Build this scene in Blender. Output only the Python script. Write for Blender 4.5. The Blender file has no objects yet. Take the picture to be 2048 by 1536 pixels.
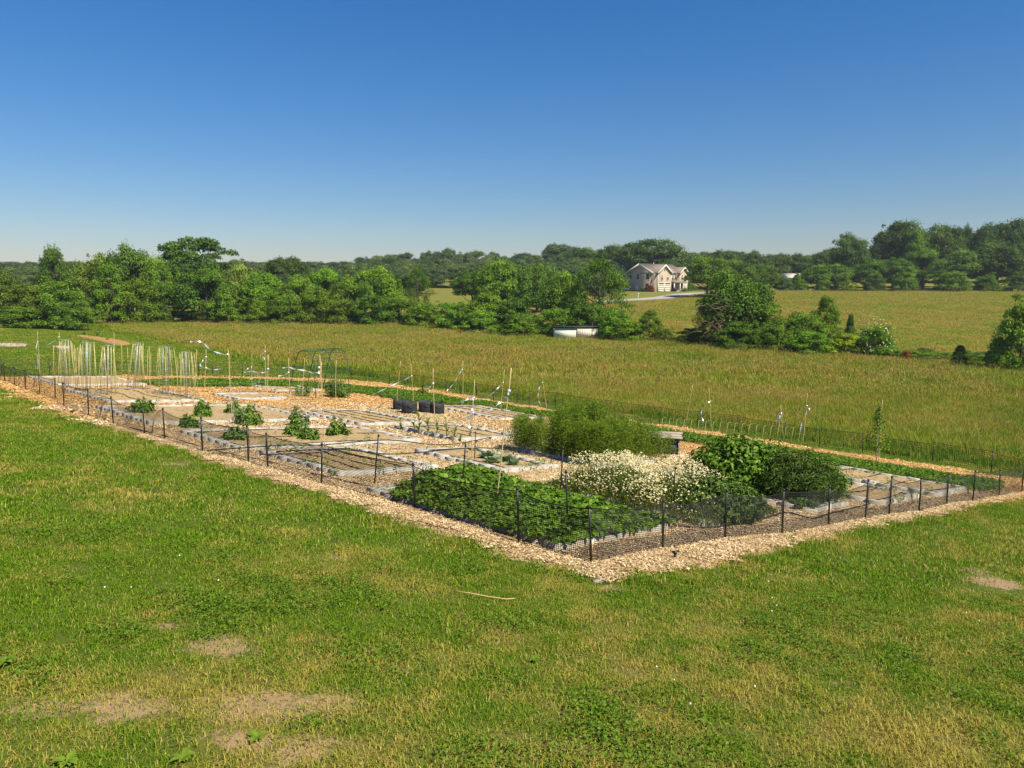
import bpy, math, random
import numpy as np
from mathutils import Matrix, Vector
R = math.radians
rng = np.random.default_rng(7)
random.seed(7)
sc = bpy.context.scene
COL = sc.collection

# ------------------------------------------------------------------ camera, sky, sun, exposure
FPX = 1500.0                       # focal length in pixels of the 2048 wide photograph
HORIZON = 575.0
PITCH = math.atan((768 - HORIZON) / FPX)
cam = bpy.data.cameras.new('camera')
cam.sensor_width = 36.0
cam.lens = 36.0 * FPX / 2048
cam.clip_end = 6000
cam.clip_start = 0.05
camo = bpy.data.objects.new('camera', cam)
COL.objects.link(camo)
camo.location = (0, 0, 0)
camo.rotation_euler = (math.pi / 2 - PITCH, 0, 0)
sc.camera = camo

SUN_AZ = R(131)                    # clockwise from +Y
SUN_EL = R(50)
w = bpy.data.worlds.new('World')
sc.world = w
w.use_nodes = True
nt = w.node_tree
bg = nt.nodes['Background']
sky = nt.nodes.new('ShaderNodeTexSky')
sky.sky_type = 'NISHITA'
sky.sun_disc = False
sky.sun_elevation = SUN_EL
sky.sun_rotation = SUN_AZ
sky.air_density = 1.5
sky.dust_density = 0.0
sky.ozone_density = 10.0
sky.altitude = 100
hs = nt.nodes.new('ShaderNodeHueSaturation')
hs.inputs['Saturation'].default_value = 1.23
nt.links.new(sky.outputs[0], hs.inputs['Color'])
wb = nt.nodes.new('ShaderNodeMix'); wb.data_type = 'RGBA'; wb.blend_type = 'MULTIPLY'; wb.inputs['Factor'].default_value = 1.0
wb.inputs['B'].default_value = (.93, .89, 1.02, 1)
nt.links.new(hs.outputs[0], wb.inputs['A'])
nt.links.new(wb.outputs['Result'], bg.inputs['Color'])
bg.inputs['Strength'].default_value = 0.064

sun = bpy.data.lights.new('sun', 'SUN')
sun.energy = 5.0
sun.angle = R(0.53)
sun.color = (1.0, 0.905, 0.70)
suno = bpy.data.objects.new('sun', sun)
COL.objects.link(suno)
sd = Vector((math.sin(SUN_AZ) * math.cos(SUN_EL), math.cos(SUN_AZ) * math.cos(SUN_EL), math.sin(SUN_EL)))
suno.rotation_euler = sd.to_track_quat('Z', 'Y').to_euler()
sc.view_settings.view_transform = 'Standard'
sc.view_settings.look = 'None'
sc.view_settings.gamma = 1.0
sc.view_settings.exposure = 0.66
sc.view_settings.use_curve_mapping = False
sc.cycles.max_bounces = 6
sc.cycles.diffuse_bounces = 3
sc.cycles.transparent_max_bounces = 12

# ------------------------------------------------------------------ the lie of the land
C0 = np.array([1.05, 9.5])         # near corner of the garden
PD = np.array([-.715, .699])       # along the left fence
QD = np.array([.699, .715])        # along the right fence

def sstep(a, b, x):
    t = np.clip((x - a) / (b - a), 0, 1)
    return t * t * (3 - 2 * t)

def zt(x, y):
    x = np.asarray(x, float); y = np.asarray(y, float)
    p = (x - C0[0]) * PD[0] + (y - C0[1]) * PD[1]
    q = (x - C0[0]) * QD[0] + (y - C0[1]) * QD[1]
    pc = 45 * np.tanh(p / 45.)
    sl = np.clip(.128 - .00147 * pc, .03, .16)
    s = np.where(q < 22, q, 22 + 14. * (1 - np.exp(-(np.maximum(q, 22) - 22) / 14.)))
    s = np.where(q < -12, -12 - 6. * (1 - np.exp((np.minimum(q, -12) + 12) / 6.)), s)
    z = -3.63 - .0147 * pc - s * sl
    hill = sstep(95, 235, y)
    z = z + hill * (-1.2 - z)
    return z + sstep(246, 420, y) * 13.0

def ray(u, v):
    x = (u - 1024) / FPX; yv = (v - 768) / FPX
    return np.array([x, math.cos(PITCH) - yv * math.sin(PITCH), -math.sin(PITCH) - yv * math.cos(PITCH)])

_DS = np.concatenate([np.arange(2, 60, .05), np.arange(60, 400, .3)])
def gp(u, v, dz=0.0):
    """the point of the ground that lies under a spot of the photograph"""
    r = ray(u, v)
    g = r[2] * _DS - dz - zt(r[0] * _DS, r[1] * _DS)
    i = max(1, int(np.argmax(g < 0)))
    a, b = _DS[i - 1], _DS[i]
    for _ in range(24):
        m = (a + b) / 2
        if r[2] * m - dz - zt(r[0] * m, r[1] * m) < 0: b = m
        else: a = m
    return Vector((r[0] * b, r[1] * b, r[2] * b))

def at_depth(u, v, y):
    r = ray(u, v); s = y / r[1]
    return Vector((r[0] * s, y, r[2] * s))

def W(p, q, dz=0.0):
    x = C0[0] + PD[0] * p + QD[0] * q; y = C0[1] + PD[1] * p + QD[1] * q
    return Vector((x, y, float(zt(x, y)) + dz))

def topq(x, y):
    return (x - C0[0]) * PD[0] + (y - C0[1]) * PD[1], (x - C0[0]) * QD[0] + (y - C0[1]) * QD[1]

def normal_at(x, y, e=.3):
    n = Vector((float(zt(x - e, y) - zt(x + e, y)), float(zt(x, y - e) - zt(x, y + e)), 2 * e))
    return n.normalized()

def meadow_edge(p):
    return np.interp(p, [-60, 0, 18, 33, 42, 50, 80, 115, 200], [26, 25.0, 22.0, 20.6, 19.0, 19.5, 24, 28.5, 36])

def hedge_y(x):
    return np.interp(x, [-120, -78, -64, -50, -30, -12, 5, 26, 45, 70, 120], [98, 106, 118, 126, 129, 123, 110, 93, 79, 72, 66])

# ------------------------------------------------------------------ materials
MATS = {}
def N(nt, t, **kw):
    n = nt.nodes.new(t)
    for k, v in kw.items(): setattr(n, k, v)
    return n

def newmat(name):
    m = bpy.data.materials.new(name); m.use_nodes = True
    MATS[name] = m
    return m, m.node_tree, m.node_tree.nodes['Principled BSDF'], m.node_tree.links

def mixc(nt, a, b, fac, mode='MIX'):
    n = N(nt, 'ShaderNodeMix', data_type='RGBA', blend_type=mode)
    for s, val in ((n.inputs['A'], a), (n.inputs['B'], b), (n.inputs['Factor'], fac)):
        if isinstance(val, bpy.types.NodeSocket): nt.links.new(val, s)
        elif isinstance(val, (int, float)): s.default_value = val
        else: s.default_value = (*val, 1)
    return n.outputs['Result']

def noise(nt, scale, detail=3, rough=.55, coord=None, pos=True):
    n = N(nt, 'ShaderNodeTexNoise')
    n.inputs['Scale'].default_value = scale; n.inputs['Detail'].default_value = detail
    n.inputs['Roughness'].default_value = rough
    if pos:
        g = N(nt, 'ShaderNodeNewGeometry'); nt.links.new(g.outputs['Position'], n.inputs['Vector'])
    return n.outputs['Fac']

def ramp(nt, fac, a, b, lo=0., hi=1.):
    n = N(nt, 'ShaderNodeMapRange'); n.interpolation_type = 'SMOOTHSTEP'
    n.inputs['From Min'].default_value = a; n.inputs['From Max'].default_value = b
    n.inputs['To Min'].default_value = lo; n.inputs['To Max'].default_value = hi
    nt.links.new(fac, n.inputs['Value'])
    return n.outputs['Result']

def attr(nt, name):
    n = N(nt, 'ShaderNodeAttribute', attribute_name=name)
    return n.outputs['Fac']

def bump(nt, height, strength, dist, bsdf):
    b = N(nt, 'ShaderNodeBump'); b.inputs['Strength'].default_value = strength; b.inputs['Distance'].default_value = dist
    nt.links.new(height, b.inputs['Height']); nt.links.new(b.outputs[0], bsdf.inputs['Normal'])

def plain(name, col, rough=.6, metal=0., var=.12, scale=30.):
    m, nt, b, l = newmat(name)
    dk = tuple(c * (1 - var) for c in col); lt = tuple(min(1, c * (1 + var)) for c in col)
    l.new(mixc(nt, dk, lt, noise(nt, scale)), b.inputs['Base Color'])
    b.inputs['Roughness'].default_value = rough; b.inputs['Metallic'].default_value = metal
    return m

def leafmat(name, lo, hi, trans=.3, objcol=False, rough=.5):
    """leaf: colour runs lo..hi with the leaf's own tint; optionally times the object's colour"""
    m, nt, b, l = newmat(name)
    t = attr(nt, 'tint')
    c = mixc(nt, lo, hi, t)
    if objcol:
        oi = N(nt, 'ShaderNodeObjectInfo')
        c = mixc(nt, c, oi.outputs['Color'], 1.0, 'MULTIPLY')
    l.new(c, b.inputs['Base Color']); b.inputs['Roughness'].default_value = rough
    b.inputs['Specular IOR Level'].default_value = .18
    tr = N(nt, 'ShaderNodeBsdfTranslucent')
    l.new(mixc(nt, c, (1.0, 1.0, .55), 1.0, 'MULTIPLY'), tr.inputs['Color'])
    mx = N(nt, 'ShaderNodeMixShader'); mx.inputs[0].default_value = trans
    l.new(b.outputs[0], mx.inputs[1]); l.new(tr.outputs[0], mx.inputs[2])
    l.new(mx.outputs[0], nt.nodes['Material Output'].inputs['Surface'])
    return m

def lawn_tone(nt):
    """0 straw .. 1 lush, in world space; shared by the turf and its blades"""
    a = noise(nt, .55, 4, .6); b_ = noise(nt, 2.3, 3, .6)
    s = N(nt, 'ShaderNodeMath', operation='MULTIPLY_ADD'); nt.links.new(a, s.inputs[0]); s.inputs[1].default_value = .6
    s2 = N(nt, 'ShaderNodeMath', operation='MULTIPLY'); nt.links.new(b_, s2.inputs[0]); s2.inputs[1].default_value = .4
    nt.links.new(s2.outputs[0], s.inputs[2])
    g = N(nt, 'ShaderNodeNewGeometry'); sx = N(nt, 'ShaderNodeSeparateXYZ'); nt.links.new(g.outputs['Position'], sx.inputs[0])
    ad = N(nt, 'ShaderNodeMath', operation='ADD'); nt.links.new(s.outputs[0], ad.inputs[0]); nt.links.new(ramp(nt, sx.outputs['Y'], 4.5, 11., -.045, .055), ad.inputs[1])
    return ad.outputs[0]

def meadow_tone(nt):
    a = noise(nt, .075, 5, .7); b_ = noise(nt, .6, 3, .6)
    s = N(nt, 'ShaderNodeMath', operation='MULTIPLY_ADD'); nt.links.new(a, s.inputs[0]); s.inputs[1].default_value = .6
    s2 = N(nt, 'ShaderNodeMath', operation='MULTIPLY'); nt.links.new(b_, s2.inputs[0]); s2.inputs[1].default_value = .4
    nt.links.new(s2.outputs[0], s.inputs[2])
    return s.outputs[0]

# ground
m, nt_, b, l = newmat('ground')
tone = lawn_tone(nt_)
fine = noise(nt_, 60, 4, .7)
lawn = mixc(nt_, (.17, .135, .04), (.06, .095, .008), ramp(nt_, tone, .38, .56))  # turf under the blades kept dark: thatch shadow painted into its colour
lawn = mixc(nt_, lawn, mixc(nt_, (.04, .055, .008), (.2, .22, .05), fine), .35)
mt = meadow_tone(nt_)
mead = mixc(nt_, (.20, .165, .04), (.115, .165, .012), ramp(nt_, mt, .42, .58))
mead = mixc(nt_, mead, mixc(nt_, (.05, .05, .010), (.34, .28, .09), noise(nt_, 5, 4, .75)), .35)
col = mixc(nt_, lawn, mead, attr(nt_, 'meadow'))
dirt = mixc(nt_, (.25, .165, .09), (.38, .265, .15), noise(nt_, 14, 4, .65))
dn = N(nt_, 'ShaderNodeMath', operation='ADD'); l.new(attr(nt_, 'dirt'), dn.inputs[0]); l.new(ramp(nt_, noise(nt_, 9, 5, .75), .25, .75, .05, .95), dn.inputs[1])
col = mixc(nt_, col, dirt, ramp(nt_, dn.outputs[0], .75, 1.4))
l.new(col, b.inputs['Base Color']); b.inputs['Roughness'].default_value = .95
b.inputs['Specular IOR Level'].default_value = .1
bump(nt_, fine, .6, .02, b)
# lawn blades
def blade_material(name, straw, lush, straw2, tonef, a, b2, trans=.3):
    m, nt, bs, l = newmat(name)
    t = attr(nt, 'tint')
    n = N(nt, 'ShaderNodeMath', operation='MULTIPLY_ADD'); nt.links.new(t, n.inputs[0]); n.inputs[1].default_value = .22
    n2 = N(nt, 'ShaderNodeMath', operation='SUBTRACT'); nt.links.new(tonef(nt), n2.inputs[0]); n2.inputs[1].default_value = .11
    nt.links.new(n2.outputs[0], n.inputs[2])
    c = mixc(nt, straw, lush, ramp(nt, n.outputs[0], a, b2))
    c = mixc(nt, c, straw2, ramp(nt, t, .86, .97))
    l.new(c, bs.inputs['Base Color']); bs.inputs['Roughness'].default_value = .55
    bs.inputs['Specular IOR Level'].default_value = .08
    tr = N(nt, 'ShaderNodeBsdfTranslucent'); l.new(c, tr.inputs['Color'])
    mx = N(nt, 'ShaderNodeMixShader'); mx.inputs[0].default_value = trans
    l.new(bs.outputs[0], mx.inputs[1]); l.new(tr.outputs[0], mx.inputs[2])
    l.new(mx.outputs[0], nt.nodes['Material Output'].inputs['Surface'])
    return m
blade_material('lawn_blade', (.40, .335, .065), (.115, .225, .005), (.48, .40, .12), lawn_tone, .395, .545)
blade_material('meadow_blade', (.360, .265, .055), (.185, .265, .010), (.47, .41, .10), meadow_tone, .42, .55)
blade_material('meadow_green', (.20, .25, .02), (.085, .185, .006), (.34, .33, .06), meadow_tone, .40, .55)
leafmat('seed_head', (.28, .205, .055), (.44, .365, .12), .3)
plain('clover_white', (.75, .74, .66), .7)
leafmat('lawn_clover', (.075, .15, .010), (.15, .26, .018), .3)
leafmat('clover_leaf', (0.065, 0.149, 0.013), (0.169, 0.287, 0.024), .3)
# wood chips
m, nt_, b, l = newmat('chip_bed')
v = N(nt_, 'ShaderNodeTexVoronoi'); v.inputs['Scale'].default_value = 26
g = N(nt_, 'ShaderNodeNewGeometry'); l.new(g.outputs['Position'], v.inputs['Vector'])
c = mixc(nt_, (.30, .185, .08), (.64, .46, .25), ramp(nt_, noise(nt_, 30, 3, .7), .3, .7))
c = mixc(nt_, c, (.56, .30, .085), attr(nt_, 'fresh'))
c = mixc(nt_, c, (.12, .07, .035), ramp(nt_, v.outputs['Distance'], .45, .75))
l.new(c, b.inputs['Base Color']); b.inputs['Roughness'].default_value = .9; b.inputs['Specular IOR Level'].default_value = .15
bump(nt_, v.outputs['Distance'], .8, .03, b)
m, nt_, b, l = newmat('chip')
c = mixc(nt_, (.32, .20, .085), (.78, .61, .37), attr(nt_, 'tint'))
l.new(c, b.inputs['Base Color']); b.inputs['Roughness'].default_value = .8; b.inputs['Specular IOR Level'].default_value = .2
m, nt_, b, l = newmat('chip_fresh')
c = mixc(nt_, (.34, .18, .06), (.78, .51, .21), attr(nt_, 'tint'))
l.new(c, b.inputs['Base Color']); b.inputs['Roughness'].default_value = .8; b.inputs['Specular IOR Level'].default_value = .2
# soil
m, nt_, b, l = newmat('soil')
c = mixc(nt_, (.36, .25, .125), (.54, .40, .215), noise(nt_, 9, 5, .7))
c = mixc(nt_, c, (.16, .11, .07), ramp(nt_, noise(nt_, 45, 3, .7), .58, .72))
l.new(c, b.inputs['Base Color']); b.inputs['Roughness'].default_value = .95; b.inputs['Specular IOR Level'].default_value = .1
bump(nt_, noise(nt_, 22, 5, .75), 1., .05, b)
# concrete
m, nt_, b, l = newmat('concrete')
oi = N(nt_, 'ShaderNodeObjectInfo')
c = mixc(nt_, (.36, .345, .31), (.52, .495, .445), oi.outputs['Random'])
c = mixc(nt_, c, mixc(nt_, (.22, .20, .17), (.6, .57, .52), noise(nt_, 35, 5, .75)), .42)
c = mixc(nt_, c, (.32, .23, .14), ramp(nt_, noise(nt_, 2.3, 4, .65), .50, .70, 0, .7))
l.new(c, b.inputs['Base Color']); b.inputs['Roughness'].default_value = .92; b.inputs['Specular IOR Level'].default_value = .2
bump(nt_, noise(nt_, 90, 4, .8), .5, .01, b)

plain('black_plastic', (.012, .012, .013), .45)
plain('net', (.014, .014, .016), .6)
plain('hose', (.013, .012, .012), .5)
plain('black_fabric', (.016, .019, .022), .75, var=.3, scale=12)
plain('bamboo', (.55, .41, .21), .55, var=.2, scale=8)
plain('green_cane', (.42, .44, .16), .5, var=.2, scale=8)
plain('galvanised', (.36, .37, .38), .45, .6)
plain('green_metal', (.022, .085, .045), .4, .1)
plain('weathered_wood', (.30, .26, .20), .85, var=.35, scale=14)
plain('dark_wood', (.045, .042, .04), .85, var=.35, scale=9)
plain('bark', (.085, .065, .045), .95, var=.4, scale=6)
plain('pale_bark', (.33, .29, .24), .95, var=.3, scale=6)
plain('stone', (.33, .27, .22), .95, var=.4, scale=7)
plain('siding', (.54, .425, .31), .75, var=.06, scale=.6)
plain('trim', (.64, .60, .53), .6, var=.05)
plain('shingle', (.20, .165, .135), .9, var=.22, scale=2.2)
plain('window_glass', (.03, .035, .045), .08, var=.3, scale=1)
plain('garage_panel', (.70, .60, .46), .55, var=.05)
plain('shed_cream', (.78, .71, .57), .7, var=.08, scale=3)
plain('shed_pale', (.68, .70, .58), .7, var=.08, scale=3)
plain('shed_roof', (.028, .03, .034), .6, var=.3, scale=2)
plain('white_paint', (.74, .74, .72), .5, var=.05)
plain('drive', (.33, .315, .29), .9, var=.12, scale=1)
plain('blue_plastic', (.03, .07, .28), .4)
plain('straw', (.55, .40, .17), .7)
plain('red_cloth', (.35, .03, .03), .7)
m, nt_, b, l = newmat('tape')
b.inputs['Base Color'].default_value = (.80, .84, .88, 1); b.inputs['Metallic'].default_value = .55; b.inputs['Roughness'].default_value = .32
l.new(mixc(nt_, (.62, .74, .86), (.92, .92, .92), noise(nt_, 9)), b.inputs['Base Color'])
leafmat('tree_leaf', (.45, .48, .42), (1.32, 1.25, 1.0), .32, True, .6)
leafmat('strawberry_leaf', (.040, .095, .008), (.17, .29, .022), .25, rough=.42)
leafmat('asparagus_frond', (.045, .09, .007), (.21, .31, .02), .35)
leafmat('shrub_leaf', (.040, .095, .008), (.165, .29, .020), .25, rough=.42)
leafmat('willow_leaf', (.045, .092, .014), (.125, .215, .028), .2, rough=.45)
leafmat('tomato_leaf', (.065, .135, .018), (.20, .33, .045), .25)
leafmat('corn_leaf', (.11, .17, .035), (.26, .33, .08), .3)
leafmat('cabbage_leaf', (.11, .165, .075), (.22, .285, .14), .15)
leafmat('daisy_leaf', (.07, .11, .015), (.18, .22, .03), .3)
leafmat('weed_leaf', (.09, .16, .012), (.20, .30, .025), .3)
leafmat('petal', (.62, .57, .34), (.82, .79, .60), .25)
plain('daisy_heart', (.62, .42, .04), .7)
plain('cream_flower', (.58, .56, .38), .7)
plain('dead_twig', (.20, .14, .085), .9, var=.3, scale=5)

# ------------------------------------------------------------------ mesh helpers
def np_mesh(name, V, faces, mat, tint=None, smooth=False, extra=None):
    V = np.asarray(V, np.float32)
    me = bpy.data.meshes.new(name)
    me.vertices.add(len(V)); me.vertices.foreach_set('co', V.ravel())
    faces = [np.asarray(f, np.int32) for f in faces if len(f)]
    nl = sum(f.size for f in faces); npoly = sum(len(f) for f in faces)
    me.loops.add(nl); me.polygons.add(npoly)
    me.loops.foreach_set('vertex_index', np.concatenate([f.ravel() for f in faces]))
    tot = np.concatenate([np.full(len(f), f.shape[1], np.int32) for f in faces])
    start = np.concatenate([[0], np.cumsum(tot)[:-1]]).astype(np.int32)
    me.polygons.foreach_set('loop_start', start)
    try: me.polygons.foreach_set('loop_total', tot)
    except Exception: pass
    if smooth: me.polygons.foreach_set('use_smooth', np.ones(npoly, bool))
    me.update(calc_edges=True)
    at = dict(extra or {})
    if tint is not None: at['tint'] = tint
    for k, a in at.items():
        A = me.attributes.new(k, 'FLOAT', 'POINT'); A.data.foreach_set('value', np.asarray(a, np.float32))
    if mat: me.materials.append(MATS[mat])
    return me

def obj(name, me, parent=None, loc=None):
    o = bpy.data.objects.new(name, me); COL.objects.link(o)
    if parent is not None: o.parent = parent
    if loc is not None: o.location = loc
    return o

def tag(o, label, cat, group=None, kind=None):
    o['label'] = label; o['category'] = cat
    if group: o['group'] = group
    if kind: o['kind'] = kind
    return o

def thing(name, label, cat, loc=(0, 0, 0), group=None, rz=0.0):
    o = bpy.data.objects.new(name, None); COL.objects.link(o)
    o.location = loc; o.rotation_euler = (0, 0, rz); o.empty_display_size = .2
    return tag(o, label, cat, group)

class MB:
    """collects boxes, tubes and ribbons for one part"""
    def __init__(s): s.V = []; s.Q = []; s.T = []; s.n = 0
    def add(s, V, Q=(), T=()):
        V = np.asarray(V, float).reshape(-1, 3)
        if len(Q): s.Q.append(np.asarray(Q) + s.n)
        if len(T): s.T.append(np.asarray(T) + s.n)
        s.V.append(V); s.n += len(V); return s
    def box(s, c, d, rz=0.0, M=None):
        x, y, z = [k / 2 for k in d]
        V = np.array([[-x, -y, -z], [x, -y, -z], [x, y, -z], [-x, y, -z], [-x, -y, z], [x, -y, z], [x, y, z], [-x, y, z]])
        if rz: 
            cs, sn = math.cos(rz), math.sin(rz); V = V @ np.array([[cs, sn, 0], [-sn, cs, 0], [0, 0, 1]])
        V = V + np.array(c)
        return s.add(V, [[0, 3, 2, 1], [4, 5, 6, 7], [0, 1, 5, 4], [1, 2, 6, 5], [2, 3, 7, 6], [3, 0, 4, 7]])
    def tube(s, pts, r, n=6, cap=True):
        P = np.array([list(p) for p in pts], float); k = len(P)
        r = np.broadcast_to(np.asarray(r, float), (k,))
        T = np.gradient(P, axis=0); T /= (np.linalg.norm(T, axis=1, keepdims=True) + 1e-9)
        up = np.array([0, 0, 1.]) if abs(T[0][2]) < .9 else np.array([1., 0, 0])
        A = np.cross(T, up); A /= (np.linalg.norm(A, axis=1, keepdims=True) + 1e-9); B = np.cross(T, A)
        a = np.arange(n) * 2 * math.pi / n
        V = P[:, None] + r[:, None, None] * (np.cos(a)[None, :, None] * A[:, None] + np.sin(a)[None, :, None] * B[:, None])
        Q = [[i * n + j, i * n + (j + 1) % n, (i + 1) * n + (j + 1) % n, (i + 1) * n + j] for i in range(k - 1) for j in range(n)]
        T_ = []
        if cap:
            T_ = [[0, (j + 1), j] for j in range(1, n - 1)] + [[(k - 1) * n, (k - 1) * n + j, (k - 1) * n + j + 1] for j in range(1, n - 1)]
        return s.add(V.reshape(-1, 3), Q, T_)
    def build(s, name, mat, parent=None, smooth=False, loc=None, tint=None):
        V = np.concatenate(s.V)
        F = []
        if s.Q: F.append(np.concatenate(s.Q))
        if s.T: F.append(np.concatenate(s.T))
        return obj(name, np_mesh(name, V, F, mat, smooth=smooth, tint=tint), parent, loc)

def unit(v):
    return v / (np.linalg.norm(v, axis=-1, keepdims=True) + 1e-9)

def leaves(cen, nrm, length, width, tint, fold=.25, direc=None, droop=0.):
    """diamond leaves: base, two sides, tip"""
    n = len(cen); cen = np.asarray(cen, float)
    nrm = unit(np.asarray(nrm, float))
    if direc is None: direc = rng.normal(size=(n, 3))
    d = direc - (direc * nrm).sum(1, keepdims=True) * nrm
    d = unit(d); sdir = np.cross(nrm, d)
    L = np.broadcast_to(np.asarray(length, float), (n,))[:, None]; Wd = np.broadcast_to(np.asarray(width, float), (n,))[:, None]
    base = cen - d * L * .5; tip = cen + d * L * .5 - nrm * L * droop
    mid = cen - d * L * .05
    a = mid + sdir * Wd * .5 + nrm * Wd * fold; bb = mid - sdir * Wd * .5 + nrm * Wd * fold
    V = np.stack([base, a, tip, bb], 1).reshape(-1, 3)
    i = np.arange(n)[:, None] * 4
    T = np.concatenate([i + np.array([0, 2, 1]), i + np.array([0, 3, 2])])
    tv = np.repeat(np.clip(tint, 0, 1), 4)
    return V, T, tv

def blades(base, height, width, lean, tint, az=None):
    """grass blades with one bend"""
    n = len(base)
    if az is None: az = rng.uniform(0, 2 * math.pi, n)
    d = np.stack([np.cos(az), np.sin(az), np.zeros(n)], 1); s = np.stack([-np.sin(az), np.cos(az), np.zeros(n)], 1)
    h = np.asarray(height)[:, None]; w_ = np.broadcast_to(np.asarray(width, float), (n,))[:, None]; ln = np.asarray(lean)[:, None]
    up = np.array([0, 0, 1.])
    m = base + up * h * .6 + d * h * ln * .35
    t = base + up * h * (1 - .25 * ln) + d * h * ln
    V = np.stack([base - s * w_ * .5, base + s * w_ * .5, m + s * w_ * .42, m - s * w_ * .42, t], 1).reshape(-1, 3)
    i = np.arange(n)[:, None] * 5
    return V, i + np.array([0, 1, 2, 3]), i + np.array([3, 2, 4]), np.repeat(tint, 5)

def scatter(name, protos, P, eul, scl, idx):
    """one object that sets many copies of small patches on given points"""
    c = bpy.data.collections.new(name + '_patches')
    for k, me in enumerate(protos):
        o = bpy.data.objects.new('%s_patch_%02d' % (name, k), me); c.objects.link(o)
    me = bpy.data.meshes.new(name)
    n = len(P)
    me.vertices.add(n); me.vertices.foreach_set('co', np.asarray(P, np.float32).ravel())
    a = me.attributes.new('rot', 'FLOAT_VECTOR', 'POINT'); a.data.foreach_set('vector', np.asarray(eul, np.float32).ravel())
    a = me.attributes.new('scl', 'FLOAT_VECTOR', 'POINT'); a.data.foreach_set('vector', np.asarray(scl, np.float32).ravel())
    a = me.attributes.new('idx', 'INT', 'POINT'); a.data.foreach_set('value', np.asarray(idx, np.int32))
    o = obj(name, me)
    g = bpy.data.node_groups.new(name, 'GeometryNodeTree')
    g.interface.new_socket('Geometry', in_out='INPUT', socket_type='NodeSocketGeometry')
    g.interface.new_socket('Geometry', in_out='OUTPUT', socket_type='NodeSocketGeometry')
    gi = g.nodes.new('NodeGroupInput'); go = g.nodes.new('NodeGroupOutput')
    ip = g.nodes.new('GeometryNodeInstanceOnPoints'); ci = g.nodes.new('GeometryNodeCollectionInfo')
    ci.inputs['Collection'].default_value = c; ci.inputs['Separate Children'].default_value = True; ci.inputs['Reset Children'].default_value = True
    def na(nm, t):
        x = g.nodes.new('GeometryNodeInputNamedAttribute'); x.data_type = t; x.inputs['Name'].default_value = nm
        return x.outputs['Attribute']
    er = g.nodes.new('FunctionNodeEulerToRotation')
    L = g.links.new
    L(gi.outputs[0], ip.inputs['Points']); L(ci.outputs[0], ip.inputs['Instance']); ip.inputs['Pick Instance'].default_value = True
    L(na('idx', 'INT'), ip.inputs['Instance Index']); L(na('rot', 'FLOAT_VECTOR'), er.inputs[0]); L(er.outputs[0], ip.inputs['Rotation'])
    L(na('scl', 'FLOAT_VECTOR'), ip.inputs['Scale']); L(ip.outputs[0], go.inputs[0])
    md = o.modifiers.new('scatter', 'NODES'); md.node_group = g
    return o

def slope_eulers(x, y, rz):
    e = .4
    nx = (zt(x - e, y) - zt(x + e, y)) / (2 * e); ny = (zt(x, y - e) - zt(x, y + e)) / (2 * e)
    out = np.zeros((len(x), 3))
    for i in range(len(x)):
        n = Vector((nx[i], ny[i], 1)).normalized()
        M = Vector((0, 0, 1)).rotation_difference(n).to_matrix() @ Matrix.Rotation(rz[i], 3, 'Z')
        out[i] = M.to_euler()
    return out

def in_view(x, y, marg=.06):
    z = zt(x, y)
    d = y * math.cos(PITCH) - z * math.sin(PITCH); yy = -(y * math.sin(PITCH) + z * math.cos(PITCH))
    k = 1024 / FPX + marg
    return (d > .5) & (np.abs(x / np.maximum(d, .1)) < k) & (yy / np.maximum(d, .1) < 768 / FPX + marg + .02)

def jgrid(x0, x1, y0, y1, s):
    X, Y = np.meshgrid(np.arange(x0, x1, s), np.arange(y0, y1, s))
    X = X.ravel() + rng.uniform(-.5, .5, X.size) * s; Y = Y.ravel() + rng.uniform(-.5, .5, Y.size) * s
    return X, Y

# ================================================================== SETTING
def poly_sd(px, py, poly):
    """signed distance to a polygon, positive inside"""
    poly = np.asarray(poly, float); d = np.full(px.shape, 1e9); ins = np.zeros(px.shape, bool)
    for (ax, ay), (bx, by) in zip(poly, np.roll(poly, -1, 0)):
        ex, ey = bx - ax, by - ay; t = np.clip(((px - ax) * ex + (py - ay) * ey) / (ex * ex + ey * ey + 1e-12), 0, 1)
        d = np.minimum(d, np.hypot(px - ax - t * ex, py - ay - t * ey))
        c = ((ay > py) != (by > py)) & (px < ex * (py - ay) / (ey if ey else 1e-12) + ax); ins ^= c
    return np.where(ins, d, -d)

def wob(x, y, s=1.0, k=0):
    return (np.sin(x * 1.7 * s + 1.3 + k) * np.cos(y * 2.1 * s + .4 * k) + .6 * np.sin(x * 4.1 * s - y * 3.3 * s + k) + .4 * np.sin(x * 9.7 * s + y * 8.1 * s + 2 * k)) / 2.0

CHIP_POLY = [(-.45, -.6), (.8, -.75), (2.1, -.65), (3.7, -.85), (5.9, -.75), (7.8, -.95), (10.6, -.9), (14, -.95), (16.3, -1.05), (20, -1.15), (27.8, -.75), (34.8, -.5),
             (35.2, 8), (34.6, 13), (33.0, 17.8), (28.4, 19.2), (18.5, 19.3), (6, 21.4), (0, 22.3), (-2.1, 22.6), (-1.9, 16.9), (-1.5, 10.5), (-1.1, 5.2), (-.95, 1.2), (-.75, .0)]
STRIPS = [[(-.9, 16.5), (6, 16.2), (9, 15.4), (14, 16.2), (19.4, 16.2), (20, 14.2), (22, 13.6), (25, 13.2), (27.5, 13.4), (28.8, 10), (28.6, 7), (29.5, 5.2), (32, 5.3), (32.1, 9), (31.6, 12.5), (28.2, 15.2), (26.4, 16.2),
           (25, 16.9), (19, 17.4), (12, 18.2), (4, 18.9), (.2, 19.5), (-.9, 19.2)]]
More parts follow.
